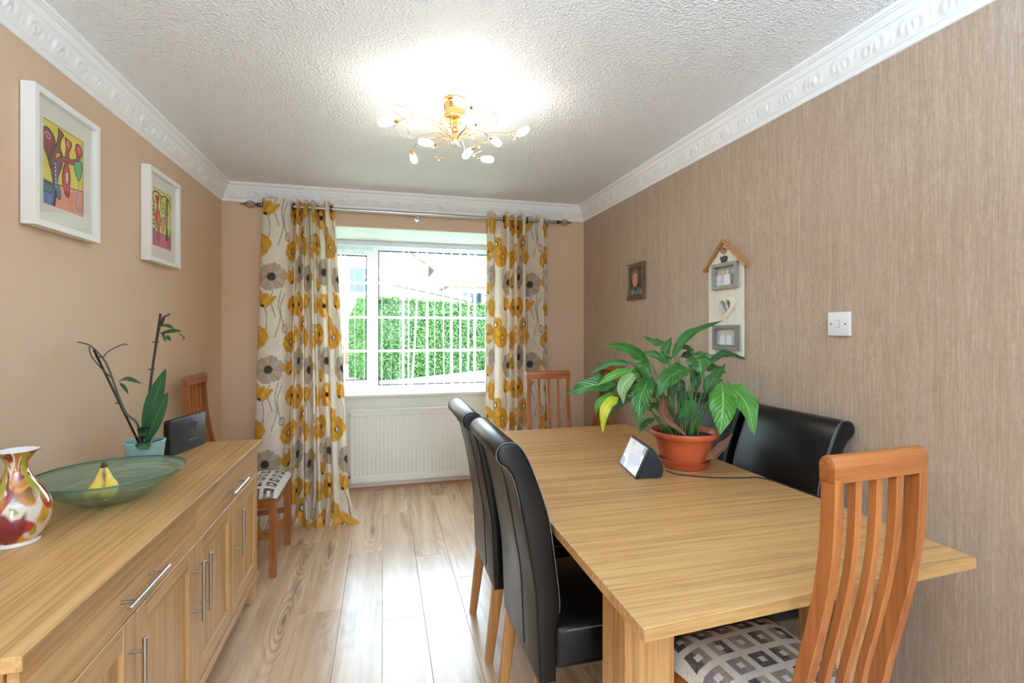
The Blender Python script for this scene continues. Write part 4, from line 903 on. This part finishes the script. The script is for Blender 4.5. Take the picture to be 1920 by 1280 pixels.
obj('rocker_gap', B().frame(0, ym-.0078, ym+.0078, zm-.0143, zm+.0143, .0013, XR-.0136, XR-.0139), M['grey_dark'], sw)
for s in (-1, 1): obj('screw', B().lathe([(.0032, 0), (.0028, .0012), (0, .0014)], (XR-.0134, ym+s*.030, zm), 12, (-1, 0, 0)), M['dark_steel'], sw)
# ---------------------------------------------------------------- on the sideboard
ST = .7902
va = thing('glass_vase', 'swirled glass vase in white, amber and maroon on the sideboard', 'vase', (-.925, 1.58, ST))
pr = catmull([(.0, .002), (.030, .002), (.044, .0), (.047, .004), (.045, .012), (.056, .03), (.067, .055), (.0705, .08), (.066, .108), (.052, .135), (.037, .16), (.0265, .182), (.0225, .198), (.0245, .214), (.034, .230), (.0465, .2405), (.0475, .242), (.046, .2415), (.033, .229), (.021, .21), (.019, .195)], 190)
na = 230; a = np.linspace(0, 2*math.pi, na, endpoint=False)[:, None]; r = pr[None, :, 0]; z = pr[None, :, 1]
P = np.stack([-.925+r*np.cos(a), 1.58+r*np.sin(a)*1.0, ST+z*np.ones_like(a)], -1)
A = (a-math.radians(-62))*np.ones_like(r); A = (A+math.pi) % (2*math.pi)-math.pi; zz = z*np.ones_like(a); s_ = A*.06   # A = 0 faces the room
C = np.empty(A.shape+(3,)); C[:] = lin((222, 212, 200))
nz = lambda k, p: (np.sin(s_*k+1.6*np.sin(zz*k*.8+p)+p)+np.sin(zz*k*.7+2.0*np.sin(s_*k*.9+p*1.7)))/2
st = np.clip((zz-.10)/.05, 0, 1)
strk = np.sin(A*5+3*np.sin(zz*38)+2.2*nz(60, 1))
blend(C, np.clip((nz(58, .4)-.0)*4, 0, 1), (196, 132, 40)); blend(C, np.clip((nz(70, 2.2)-.30)*5, 0, 1), (158, 42, 30)); blend(C, np.clip((nz(90, 4.2)-.50)*5, 0, 1), (150, 140, 40))
blend(C, st*np.clip((strk-.2)*3, 0, 1), (166, 104, 40)); blend(C, st*np.clip((-strk-.45)*3, 0, 1), (110, 32, 32)); blend(C, st*np.clip((np.sin(A*4+1.5+zz*20)-.6)*4, 0, 1), (150, 146, 40))
blend(C, np.clip((.02-np.abs(nz(75, 3.1)))*40, 0, 1)*.8*(1-st), (96, 60, 44))
mar = (.090-.012*np.cos(A*9)-zz)/.01; mm = np.clip(mar, 0, 1)*np.clip((.55-np.abs(A+.22+.35*np.clip((.045-zz)/.04, 0, 1)))*8, 0, 1)*np.clip((zz-.012)/.004, 0, 1)
low = np.clip((.052-.02*np.sin(A*2.2+1.2)-zz)/.008, 0, 1)*np.clip((-A-.2)*6, 0, 1)*np.clip((zz-.012)/.004, 0, 1)
blend(C, np.maximum(mm, low), (112, 18, 30)); blend(C, np.maximum(mm, low)*.6*np.clip(nz(40, 5), 0, 1), (66, 10, 20))
inner = (np.arange(190)[None] > 160)*np.ones_like(A); blend(C, inner, (236, 238, 242)); blend(C, (zz < .011)*1.0, (228, 226, 222))
gridmesh('vase_body', P, C, M['vase'], va, wrap=True)
bo = thing('glass_bowl', 'wide shallow frosted green glass bowl on the sideboard', 'bowl', (-.856, 1.893, ST))
bc = (-.856, 1.893, ST)
obj('bowl_shell', B().lathe([(.0001, .0015), (.04, .001), (.062, .003), (.10, .016), (.15, .045), (.185, .072), (.205, .0925), (.2045, .0945), (.182, .078), (.148, .052), (.098, .023), (.06, .009), (.0001, .0075)], bc, 72), M['bowl'], bo, True)
obj('bowl_rim', B().tube([(bc[0]+.2055*math.cos(t), bc[1]+.2055*math.sin(t), ST+.0945) for t in np.linspace(0, 2*math.pi, 73)], .0023, 8, cap=False), M['bowl_rim'], bo, True)
ba = thing('banana_bunch', 'two ripe yellow bananas joined at the stalk in the glass bowl', 'bananas', (-.88, 1.83, ST+.03))
for s in (-1, 1):
    e = Vector((.97, -.25, 0)).normalized(); c0 = Vector((-.853, 1.842, 0))
    pts = [c0+e*(s*.004)+Vector((0, 0, .917)), c0+e*(s*.008)+Vector((0, 0, .905)), c0+e*(s*.014)+Vector((0, 0, .890)), c0+e*(s*.0165)+Vector((0, 0, .874)), c0+e*(s*.0205)+Vector((.004, -.006, .860)), c0+e*(s*.0225)+Vector((.006, -.018, .847)), c0+e*(s*.0235)+Vector((.008, -.034, .840)), c0+e*(s*.0235)+Vector((.009, -.052, .841)), c0+e*(s*.0225)+Vector((.008, -.066, .848)), c0+e*(s*.021)+Vector((.006, -.074, .856))]
    P_ = catmull([p[:] for p in pts], 40); R_ = np.interp(np.linspace(0, 9, 40), range(10), [.0045, .005, .0070, .0115, .0175, .0198, .0202, .0185, .013, .004])
    bn = obj('banana', B().tube([tuple(p) for p in P_], list(R_), 10), M['banana'], ba, True)
    obj('stalk', B().tube([tuple(P_[0]+np.array([0, 0, .010])-np.array(e)*s*.003), tuple(P_[0]), tuple(P_[2])], [.0050, .0056, .0060], 10), M['banana_tip'], bn, True)
def strap(pts, width, n=22, m=6, fold=.25, wave=0.0, nrm=None, shape_=None, seed=0):
    """a leaf blade along pts; returns points grid, uv, faces"""
    P = catmull(pts, n); T = np.gradient(P, axis=0); T /= np.linalg.norm(T, axis=1)[:, None]
    nr = np.array(nrm, float)[None]*np.ones((n, 1)); W = np.cross(T, nr); W /= np.linalg.norm(W, axis=1)[:, None]+1e-9; N = np.cross(W, T)
    t = np.linspace(0, 1, n); prof = shape_(t) if shape_ else np.sin(math.pi*np.clip(t, 0, 1)**.72)**.85*(1-.25*t)
    v = np.linspace(-1, 1, m*2+1); rs = np.random.default_rng(seed); ph = rs.uniform(0, 6)
    G = P[:, None]+W[:, None]*(v[None, :, None]*(prof*width/2)[:, None, None])+N[:, None]*((np.abs(v)**1.3)[None, :, None]*(prof*width/2*fold)[:, None, None])
    if wave: G += N[:, None]*(np.sin(t*16+ph)[:, None]*np.sign(v)[None]*np.abs(v)[None]**2*wave*width*prof[:, None])[..., None]
    UV = np.stack([t[:, None]*np.ones((1, len(v))), (v[None]*.5+.5)*np.ones((n, 1))], -1).reshape(-1, 2)
    I = np.arange(n*len(v)).reshape(n, len(v)); F = np.stack([I[:-1, :-1], I[1:, :-1], I[1:, 1:], I[:-1, 1:]], -1).reshape(-1, 4)
    b = B(); b.add(G.reshape(-1, 3), F.tolist()); return b, UV
oc = (-.885, 2.20, ST)
orc = thing('potted_orchid', 'bare stemmed orchid in a pale turquoise pot on the sideboard', 'potted plant', oc)
obj('pot', B().lathe([(.0001, .001), (.050, .001), (.053, .004), (.066, .126), (.068, .130), (.066, .1325), (.0625, .130), (.0595, .105), (.0001, .103)], oc, 48), M['ceramic'], orc, 'auto')
obj('compost', B().lathe([(.0600, .104), (.045, .113), (.0001, .117)], oc, 24), M['soil'], orc, True)
obj('stake', B().tube([(-.897, 2.2, .90), (-.877, 2.2, 1.046), (-.857, 2.2, 1.222), (-.833, 2.2, 1.409)], [.0042, .0045, .0047, .0042], 8), M['stake'], orc, True)
obj('stake', B().tube([(-.902, 2.205, .90), (-.972, 2.2, 1.077), (-1.047, 2.19, 1.273)], .0042, 8), M['stake'], orc, True)
st1 = obj('flower_spike', B().tube([tuple(p) for p in catmull([(-.898, 2.195, .90), (-.887, 2.19, .98), (-.87, 2.19, 1.08), (-.853, 2.19, 1.222), (-.838, 2.19, 1.33), (-.828, 2.188, 1.37), (-.815, 2.18, 1.395), (-.800, 2.18, 1.403), (-.795, 2.18, 1.409)], 40)], [.0042]*26+[.003]*14, 8).tube([(-.826, 2.188, 1.362), (-.818, 2.18, 1.372), (-.812, 2.18, 1.392)], .0026, 6), M['twig'], orc, True)
sp2 = catmull([(-.898, 2.19, .93), (-.905, 2.185, .992), (-.939, 2.18, 1.033), (-.966, 2.18, 1.107), (-.997, 2.18, 1.207), (-1.022, 2.18, 1.253), (-1.052, 2.18, 1.287), (-1.075, 2.18, 1.297), (-1.094, 2.18, 1.302)], 50)
obj('flower_spike', B().tube([tuple(p) for p in sp2], list(np.linspace(.0046, .0022, 50)), 8).tube([tuple(p) for p in catmull([(-1.012, 2.18, 1.243), (-1.0, 2.18, 1.262), (-.974, 2.18, 1.28), (-.945, 2.18, 1.293), (-.935, 2.18, 1.290)], 16)], .002, 6).tube([tuple(p) for p in catmull([(-.99, 2.19, 1.165), (-1.026, 2.19, 1.207), (-1.054, 2.19, 1.248), (-1.062, 2.19, 1.284)], 16)], .0022, 6), M['twig_green'], orc, True)
for (x, y, z) in ((-.862, 2.197, 1.195), (-.848, 2.197, 1.30), (-.878, 2.197, 1.04), (-1.03, 2.19, 1.245), (-.968, 2.19, 1.07)): obj('clip', B().lathe([(.0068, -.002), (.0075, 0), (.0068, .002)], (x, y, z), 10).box(x-.012, x+.012, y-.002, y+.002, z-.0015, z+.0015), M['stake'], orc)
oval = lambda t: np.sin(math.pi*t**.8)**.75
for pts, wd, nr in (([(-.962, 2.17, 1.150), (-.923, 2.15, 1.163), (-.872, 2.14, 1.146)], .024, (.1, -.6, .8)), ([(-.955, 2.17, 1.148), (-.930, 2.15, 1.130), (-.914, 2.14, 1.107)], .012, (.1, -.8, .5)),
        ([(-.878, 2.19, .92), (-.842, 2.17, 1.075), (-.800, 2.16, 1.200)], .058, (.1, -1, .2)), ([(-.872, 2.18, .92), (-.820, 2.14, 1.030), (-.782, 2.13, 1.112)], .050, (.25, -1, .3)), ([(-.885, 2.21, .92), (-.876, 2.22, 1.03), (-.857, 2.23, 1.118)], .030, (.5, -1, .1)),
        ([(-.895, 2.18, .96), (-.863, 2.14, .985), (-.838, 2.13, .987)], .034, (.1, -.3, -.9)), ([(-.905, 2.17, .945), (-.872, 2.12, .958), (-.838, 2.10, .962)], .032, (.1, -.4, .9)), ([(-.876, 2.17, .925), (-.856, 2.12, .922), (-.836, 2.11, .905)], .05, (.1, -.7, .6)),
        ([(-.834, 2.18, 1.358), (-.798, 2.16, 1.362), (-.768, 2.15, 1.350)], .020, (.1, -.6, .8)), ([(-.828, 2.18, 1.332), (-.780, 2.15, 1.340), (-.738, 2.14, 1.342)], .026, (.1, -.7, .7)), ([(-.800, 2.17, 1.326), (-.788, 2.15, 1.316), (-.776, 2.14, 1.306)], .014, (.1, -1, .3)), ([(-.815, 2.17, 1.335), (-.806, 2.16, 1.318), (-.800, 2.16, 1.300)], .010, (.1, -1, .3))):
    b, uv = strap(pts, wd, 18, 4, .22, 0, nr, oval); obj('leaf', b, M['orchid'], orc, True, uv=uv)
obj('aerial_root', B().tube([tuple(p) for p in catmull([(-.752, 2.148, 1.335), (-.742, 2.145, 1.325), (-.734, 2.145, 1.318), (-.736, 2.145, 1.308)], 10)], .0024, 6).tube([tuple(p) for p in catmull([(-.85, 2.15, .918), (-.82, 2.15, .930), (-.806, 2.14, .933)], 8)], .0016, 6), M['twig_green'], orc, True)
# router
ro = thing('wifi_router', 'black wifi router standing upright at the far end of the sideboard', 'router', (-.868, 2.605, ST))
BL, BR = Vector((-.898, 2.470, 0)), Vector((-.842, 2.735, 0)); e = (BR-BL).normalized(); nn = Vector((e.y, -e.x, 0)); Lr, hR = (BR-BL).length, .158
R4 = Matrix(((e.x, nn.x, 0, BL.x), (e.y, nn.y, 0, BL.y), (0, 0, 1, ST), (0, 0, 0, 1)))     # local x along face, y out of face, z up
def rrect(x0, x1, z0, z1, r, k=6):
    q = []
    for cx, cz, a0 in ((x1-r, z0+r, -90), (x1-r, z1-r, 0), (x0+r, z1-r, 90), (x0+r, z0+r, 180)):
        q += [(cx+r*math.cos(math.radians(a0+90*i/k)), cz+r*math.sin(math.radians(a0+90*i/k))) for i in range(k+1)]
    return q
obj('back_shell', B().prism(rrect(0, Lr, 0, hR, .016), 1, -.030, -.006, .003, 2, R4), M['router_edge'], ro, 'auto')
obj('front_shell', B().prism(rrect(0, Lr, 0, hR, .014), 1, -.006, .002, .002, 2, R4), M['router'], ro, 'auto')
def text(s, size, mat, M4, parent, name, ext=.0004):
    c = bpy.data.curves.new('txt', 'FONT'); c.body = s; c.size = size; c.extrude = ext; c.align_x = 'CENTER'; c.align_y = 'CENTER'; c.offset = size*.012
    o = bpy.data.objects.new('txt', c); COL.objects.link(o); bpy.context.view_layer.update()
    me = bpy.data.meshes.new_from_object(o.evaluated_get(bpy.context.evaluated_depsgraph_get())); bpy.data.objects.remove(o)
    off = wloc(parent); me.transform(Matrix.Translation(-off) @ M4); me.materials.clear(); me.materials.append(mat); me.name = name
    q = bpy.data.objects.new(name, me); COL.objects.link(q); q.parent = parent; return q
text('sky', .050, M['logo'], R4 @ Matrix(((1, 0, 0, .60*Lr), (0, 0, -1, .0026), (0, 1, 0, .119), (0, 0, 0, 1))), ro, 'logo_lettering')
for i in range(4):
    x = .50*Lr+i*.0155; obj('status_icon', B().prism([(x-.003, .043), (x+.003, .043), (x+.0035, .048), (x, .0515), (x-.0035, .048)], 1, .0019, .0024, 0, 1, R4), M['led'], ro)
ad = thing('plug_adapter', 'small pale plug block on the sideboard just behind the turquoise pot', 'adapter', (-.965, 2.42, ST))
obj('adapter_body', B().box(-.985, -.945, 2.395, 2.445, ST, ST+.072, .006, 2), M['white_plastic'], ad, 'auto')
obj('adapter_face', B().box(-.982, -.948, 2.3938, 2.3952, ST+.03, ST+.066, .0004, 1), M['grey_frame'], ad)
# ---------------------------------------------------------------- on the table
TT = .7602
pc = (1.262, 1.89, TT)
pl = thing('peace_lily', 'large leafy green plant in a terracotta coloured pot on the table', 'potted plant', pc)
obj('saucer', B().lathe([(.0001, .0), (.090, .0), (.096, .003), (.105, .030), (.108, .033), (.106, .035), (.102, .032), (.094, .008), (.0001, .006)], pc, 56), M['terracotta_dark'], pl, 'auto')
obj('pot', B().lathe([(.0001, .008), (.088, .008), (.092, .012), (.112, .085), (.1205, .116), (.1225, .118), (.124, .128), (.137, .131), (.140, .135), (.1425, .150), (.141, .154), (.137, .155), (.133, .151), (.126, .130), (.0001, .129)], pc, 64), M['terracotta'], pl, 'auto')
obj('compost', B().lathe([(.127, .1305), (.08, .139), (.0001, .142)], pc, 28), M['soil'], pl, True)
LEAVES=[(1.221,1.92,1.226,1.328,1.95,1.327,1.53,1.98,1.392,0.042,0),
(1.079,1.86,1.202,0.965,1.84,1.27,0.854,1.84,1.285,0.045,0),
(1.226,1.98,1.284,1.183,2.0,1.291,1.146,2.04,1.32,0.035,0),
(1.192,1.93,1.232,1.202,1.93,1.271,1.244,1.96,1.315,0.042,0),
(1.193,1.9,1.2,1.136,1.92,1.239,1.071,1.96,1.247,0.034,0),
(0.998,1.88,1.207,0.917,1.92,1.202,0.831,1.95,1.145,0.032,0),
(0.919,1.84,1.135,0.8,1.84,1.123,0.714,1.88,1.086,0.07,0),
(0.978,1.82,1.183,0.882,1.8,1.166,0.819,1.82,1.123,0.038,1),
(0.973,1.8,1.174,0.904,1.76,1.124,0.906,1.76,1.058,0.048,3),
(0.902,1.8,1.081,0.83,1.76,1.041,0.818,1.76,0.95,0.042,2),
(0.919,1.84,1.093,0.833,1.82,1.057,0.817,1.82,1.007,0.031,1),
(0.981,1.86,1.073,0.918,1.85,1.04,0.875,1.85,0.973,0.042,4),
(1.042,1.8,1.152,0.957,1.72,1.082,0.941,1.7,0.982,0.072,0),
(0.989,1.82,1.206,1.013,1.78,1.196,1.027,1.76,1.156,0.044,0),
(1.22,1.8,1.19,1.085,1.72,1.163,1.008,1.69,1.091,0.076,0),
(1.272,1.84,1.244,1.254,1.77,1.213,1.244,1.74,1.163,0.092,0),
(1.377,1.88,1.201,1.462,1.88,1.242,1.57,1.88,1.213,0.035,4),
(1.375,1.9,1.066,1.418,1.9,1.133,1.493,1.92,1.194,0.06,0),
(1.4,1.82,1.119,1.341,1.74,1.029,1.311,1.72,0.924,0.108,1),
(1.435,1.82,1.113,1.436,1.72,1.044,1.425,1.66,0.928,0.087,1),
(1.283,1.86,1.173,1.284,1.84,1.131,1.281,1.84,1.082,0.047,4),
(1.422,1.96,1.163,1.506,2.0,1.164,1.578,2.02,1.143,0.048,0),
(1.264,1.82,1.052,1.2,1.78,1.021,1.146,1.76,0.99,0.05,0),
(1.089,1.84,0.981,1.018,1.8,0.965,0.984,1.78,0.934,0.023,4),
(1.091,1.78,1.069,1.081,1.745,0.998,1.162,1.715,0.925,0.037,5),
(1.267,1.75,0.816,1.327,1.745,0.855,1.406,1.76,0.919,0.04,5),
(1.236,1.88,1.134,1.22,1.86,1.101,1.217,1.85,1.055,0.047,4),
(1.171,1.87,1.126,1.176,1.85,1.098,1.173,1.84,1.053,0.041,4),
(1.082,1.86,1.134,1.08,1.84,1.102,1.083,1.83,1.063,0.045,0),
(0.957,1.88,1.125,0.914,1.9,1.102,0.888,1.92,1.068,0.038,4),
(1.269,1.95,1.276,1.322,1.96,1.266,1.369,1.97,1.236,0.028,4),
(0.987,1.86,1.142,1.017,1.85,1.166,1.059,1.84,1.142,0.051,1),
(1.407,1.94,1.072,1.478,1.98,1.101,1.538,2.0,1.115,0.051,4),
(1.08,1.92,1.101,1.037,1.93,1.101,0.993,1.94,1.057,0.039,0),
(1.119,1.84,1.033,1.077,1.82,1.038,1.036,1.8,1.021,0.024,4),
(1.256,1.97,1.223,1.229,2.0,1.21,1.202,2.02,1.221,0.032,4),
(1.309,1.98,1.222,1.362,2.0,1.238,1.396,2.02,1.261,0.036,4),
(1.302,1.95,1.01,1.295,1.96,1.055,1.329,1.98,1.099,0.041,4)]
rs = random.Random(3); ST_N = 0
for i, (bx, by, bz, mx, my, mz, tx, ty, tz, wd, kc) in enumerate(LEAVES):
    bv, mv, tv = np.array([bx, by, bz]), np.array([mx, my, mz]), np.array([tx, ty, tz])
    view = np.array([0, 0, HC])-mv; view /= np.linalg.norm(view)
    nr = view*.85+np.array([0, 0, .35])+np.array([rs.uniform(-.25, .25), 0, rs.uniform(-.1, .2)])
    dry = kc == 5
    b, uv = strap([bv, mv, tv], wd*1.08, 26, 5, rs.uniform(.15, .4) if not dry else .7, .13 if not dry else .25, nr, (lambda t: np.sin(math.pi*np.clip(t, 0, 1)**.78)**.8*(1-.35*t**2)), i)
    obj('leaf', b, M['leaf%d' % kc], pl, True, uv=uv, label='dry brown drooping leaf' if dry else ('yellowing hanging leaf' if kc == 2 else None))
    if i == 25: continue
    a = rs.uniform(0, 6.28); r = rs.uniform(.01, .07); d = np.array([bx-pc[0], by-pc[1], 0]); dl = np.linalg.norm(d)+1e-6
    root = np.array([pc[0]+r*math.cos(a)*.6+d[0]/dl*.035, pc[1]+r*math.sin(a)*.6+d[1]/dl*.035, TT+.136])
    dirn = (mv-bv)/np.linalg.norm(mv-bv); ctrl = root*.42+bv*.58+np.array([0, 0, .035]); pre = bv-dirn*.02
    obj('stem', B().tube([tuple(p) for p in catmull([root, root*.7+bv*.3+np.array([0, 0, .03]), ctrl, pre, bv+dirn*.004], 18)], list(np.linspace(.0030, .0017, 18)), 6), M['stem'] if not dry else M['leaf5'], pl, True)
for i in range(26):     # more leaf stalks crowding the pot
    a = rs.uniform(0, 3.3) if i < 12 else rs.uniform(0, 6.28); r = rs.uniform(.02, .09); h = rs.uniform(.12, .26); q = rs.uniform(.04, .12)
    root = np.array([pc[0]+r*math.cos(a), pc[1]+r*math.sin(a), TT+.136])
    tip = root+np.array([math.cos(a)*q, math.sin(a)*q, h]); obj('stem', B().tube([tuple(p) for p in catmull([root, (root+tip)/2+np.array([0, 0, .02]), tip], 10)], list(np.linspace(.0028, .0015, 10)), 6), M['stem'], pl, True)
    if i < 12:
        d = np.array([math.cos(a), math.sin(a), 0]); v = np.array([0, -.4, .9])
        b, uv = strap([tip, tip+d*.05+np.array([0, 0, .02]), tip+d*.11+np.array([0, 0, -.02])], rs.uniform(.03, .045), 16, 4, .3, .08, v, None, i+70); obj('leaf', b, M['leaf4'], pl, True, uv=uv)
dv = thing('smart_display', 'small smart display with a lit screen on the table beside the plant pot', 'smart display', (1.04, 1.86, TT))
A_, B_ = Vector((.958, 1.762, 0)), Vector((1.000, 1.985, 0)); e = (B_-A_).normalized(); nn = Vector((e.y, -e.x, 0)); LD = (B_-A_).length
R4 = Matrix(((e.x, nn.x, 0, A_.x), (e.y, nn.y, 0, A_.y), (0, 0, 1, TT), (0, 0, 0, 1)))      # local x along the front, y away from it
tl = Vector((.056, .122)); tn = tl.normalized()
obj('bezel', B().prism([(.0, .002), (.056, .124), (.066, .122), (.013, .0)], 0, 0, LD, .003, 2, R4), M['black'], dv, 'auto')
obj('speaker_body', B().prism([(.014, .0), (.0665, .1205), (.074, .117), (.092, .095), (.112, .055), (.118, .03), (.112, .006), (.10, 0)], 0, .006, LD-.006, .005, 2, R4), M['fabric_dark'], dv, 'auto')
nu, nv = 130, 90; u = np.linspace(0, 1, nu)[:, None]*np.ones((1, nv)); v = np.linspace(0, 1, nv)[None]*np.ones((nu, 1)); U = 1-u
C = np.empty(u.shape+(3,)); C[:] = lin((186, 202, 220)); dg = U*1.5+v
blend(C, np.clip(np.sin(dg*26)*2-.6, 0, 1)*.6, (222, 234, 244)); blend(C, pim(U, v, [(.22, .30), (.80, .18), (.95, .62), (.36, .86)]), (182, 180, 206)); blend(C, pim(U, v, [(.22, .30), (.80, .18), (.84, .34), (.28, .48)])*.6, (190, 196, 206)); blend(C, .4*np.clip(wob(U, v, 17), 0, 1), (214, 206, 228))
blend(C, ell(U, v, .13, .86, .24, .28), (240, 244, 250)); blend(C, ell(U, v, .08, .90, .17, .22), (96, 132, 180)); blend(C, ell(U, v, .93, .14, .10, .14), (70, 98, 130)); blend(C, pim(U, v, [(.62, .86), (1, .62), (1, 1), (.5, 1)]), (234, 242, 250)); blend(C, ell(U, v, .30, .12, .12, .1)*.5, (150, 168, 180))
m0, m1 = .007, .007; LL = tl.length
P = np.zeros((nu, nv, 3))
for i in range(nu):
    for j in range(nv):
        q = m1+(1-v[i, j])*(LL-2*m1); y_, z_ = tn.x*q-.0006*tn.y, tn.y*q+.002+.0006*tn.x
        P[i, j] = (R4 @ Vector((m0+u[i, j]*(LD-2*m0), y_-.0004, z_+.0002)))[:]
gridmesh('display_screen', P, C, M['screen'], dv, smooth=False)
cb_ = thing('power_cable', 'thin black cable running from the display across the table edge', 'cable', (1.3, 1.7, TT))
obj('cord', B().tube([tuple(p) for p in catmull([(1.118, 1.80, TT+.012), (1.15, 1.772, TT+.004), (1.198, 1.738, TT+.003), (1.25, 1.705, TT+.003), (1.31, 1.683, TT+.003), (1.384, 1.663, TT+.003), (1.43, 1.658, TT+.003), (1.461, 1.62, TT+.003), (1.468, 1.52, TT+.003), (1.470, 1.44, TT+.0035), (1.476, 1.405, TT+.004), (1.484, 1.39, TT-.004), (1.486, 1.38, TT-.05), (1.487, 1.37, TT-.14), (1.488, 1.36, TT-.22)], 70)], .0026, 8), M['cable'], cb_, True)
# ---------------------------------------------------------------- ceiling light
LX, LY = .315, 2.235; HZ = 2.205
cl = thing('ceiling_light', 'brass ceiling light with curling arms and lit glass tulip shades', 'ceiling light', (LX, LY, H))
obj('canopy', B().lathe([(.052, 0), (.054, -.003), (.054, -.012), (.047, -.016), (.047, -.078), (.050, -.082), (.050, -.09), (.036, -.094), (.0001, -.095)], (LX, LY, H), 40), M['gold'], cl, 'auto')
for k in range(12):
    a = 2*math.pi*k/12; b = B()
    for z in (.028, .036, .044): b.tube([(LX+.0474*math.cos(a+q), LY+.0474*math.sin(a+q), H-z) for q in np.linspace(-.18, .18, 6)], .0013, 5)
    if k % 2 == 0: obj('vent_slot', b, M['black'], cl)
obj('stem', B().lathe([(.010, 0), (.010, -.03), (.016, -.036), (.016, -.05), (.009, -.056), (.009, -.075), (.013, -.08), (.013, -.098), (.0001, -.100)], (LX, LY, H-.094), 20), M['gold'], cl, 'auto')
ob = B().ball((LX, LY, HZ-.012), .019, u=18, v=12); obj('hub', ob, M['crystal'], cl, True)
SH = [(.053, 2.126, -.014, 2.164, .0), (.234, 2.343, .16, 2.325, .0), (.136, 2.431, .162, 2.554, -.02), (.17, 2.146, .155, 2.043, .03), (.336, 1.96, .261, 1.906, .02), (.376, 2.07, .316, 2.022, .0), (.466, 2.176, .532, 2.247, -.01), (.594, 2.189, .623, 2.091, .02), (.411, 2.321, .379, 2.414, -.01), (.47, 2.453, .54, 2.449, -.01), (.352, 2.13, .402, 2.165, .03)]
hub = np.array([LX, LY, HZ-.004])
for i, (bx, by, tx, ty, dz) in enumerate(SH):
    b0 = np.array([bx, by, HZ+.012+dz]); t0 = np.array([tx, ty, HZ+.012+dz-(.02 if i in (2, 8) else 0)]); ax = (t0-b0)/np.linalg.norm(t0-b0)
    d = b0-hub; per = np.array([-d[1], d[0], 0]); per /= np.linalg.norm(per)+1e-9; sgn = -np.sign(np.dot(per, ax)+1e-6)
    c1 = hub+d*.38+per*sgn*.045+np.array([0, 0, .034+dz*.4]); c2 = hub+d*.78+per*sgn*.04+np.array([0, 0, .026+dz*.8])
    arm = obj('arm', B().tube([tuple(p) for p in catmull([hub, c1, c2, b0-ax*.012, b0], 26)], .0020, 6), M['gold'], cl, True)
    obj('socket', B().lathe([(.004, -.012), (.0085, -.008), (.0085, .006), (.006, .008)], b0, 12, tuple(ax)), M['gold'], arm, 'auto')
    Ls = min(float(np.linalg.norm(t0-b0)), .085)
    obj('glass_shade', B().lathe([(.0055, .004), (.010, .010), (.0155, Ls*.38), (.0170, Ls*.62), (.0150, Ls*.88), (.0110, Ls), (.0001, Ls-.004)], b0, 16, tuple(ax)), M['shade'], arm, True)
cr = random.Random(11)
for i in range(9):      # curled wires ending in crystal drops
    a = 2*math.pi*i/9+.3; R_ = .16+.07*(i % 3); u_ = np.array([math.cos(a), math.sin(a), 0]); p_ = np.array([-u_[1], u_[0], 0]); s = 1 if i % 2 else -1
    pts = [hub, hub+u_*R_*.35+np.array([0, 0, .03]), hub+u_*R_*.8+p_*s*.03+np.array([0, 0, .01])]
    c0 = hub+u_*R_+np.array([0, 0, .02])
    for q in np.linspace(0, 1, 7): pts.append(c0+(u_*math.sin(q*4.4)+p_*s*math.cos(q*4.4))*(.045-.012*q)+np.array([0, 0, .03*math.sin(q*3)-.02*q]))
    w_ = obj('curled_wire', B().tube([tuple(p) for p in catmull(pts, 46)], .0013, 5), M['gold'], cl, True)
    q = pts[-1]; obj('crystal_drop', B().ball(tuple(q-np.array([0, 0, .006])), .0065, u=8, v=6), M['crystal'], w_)
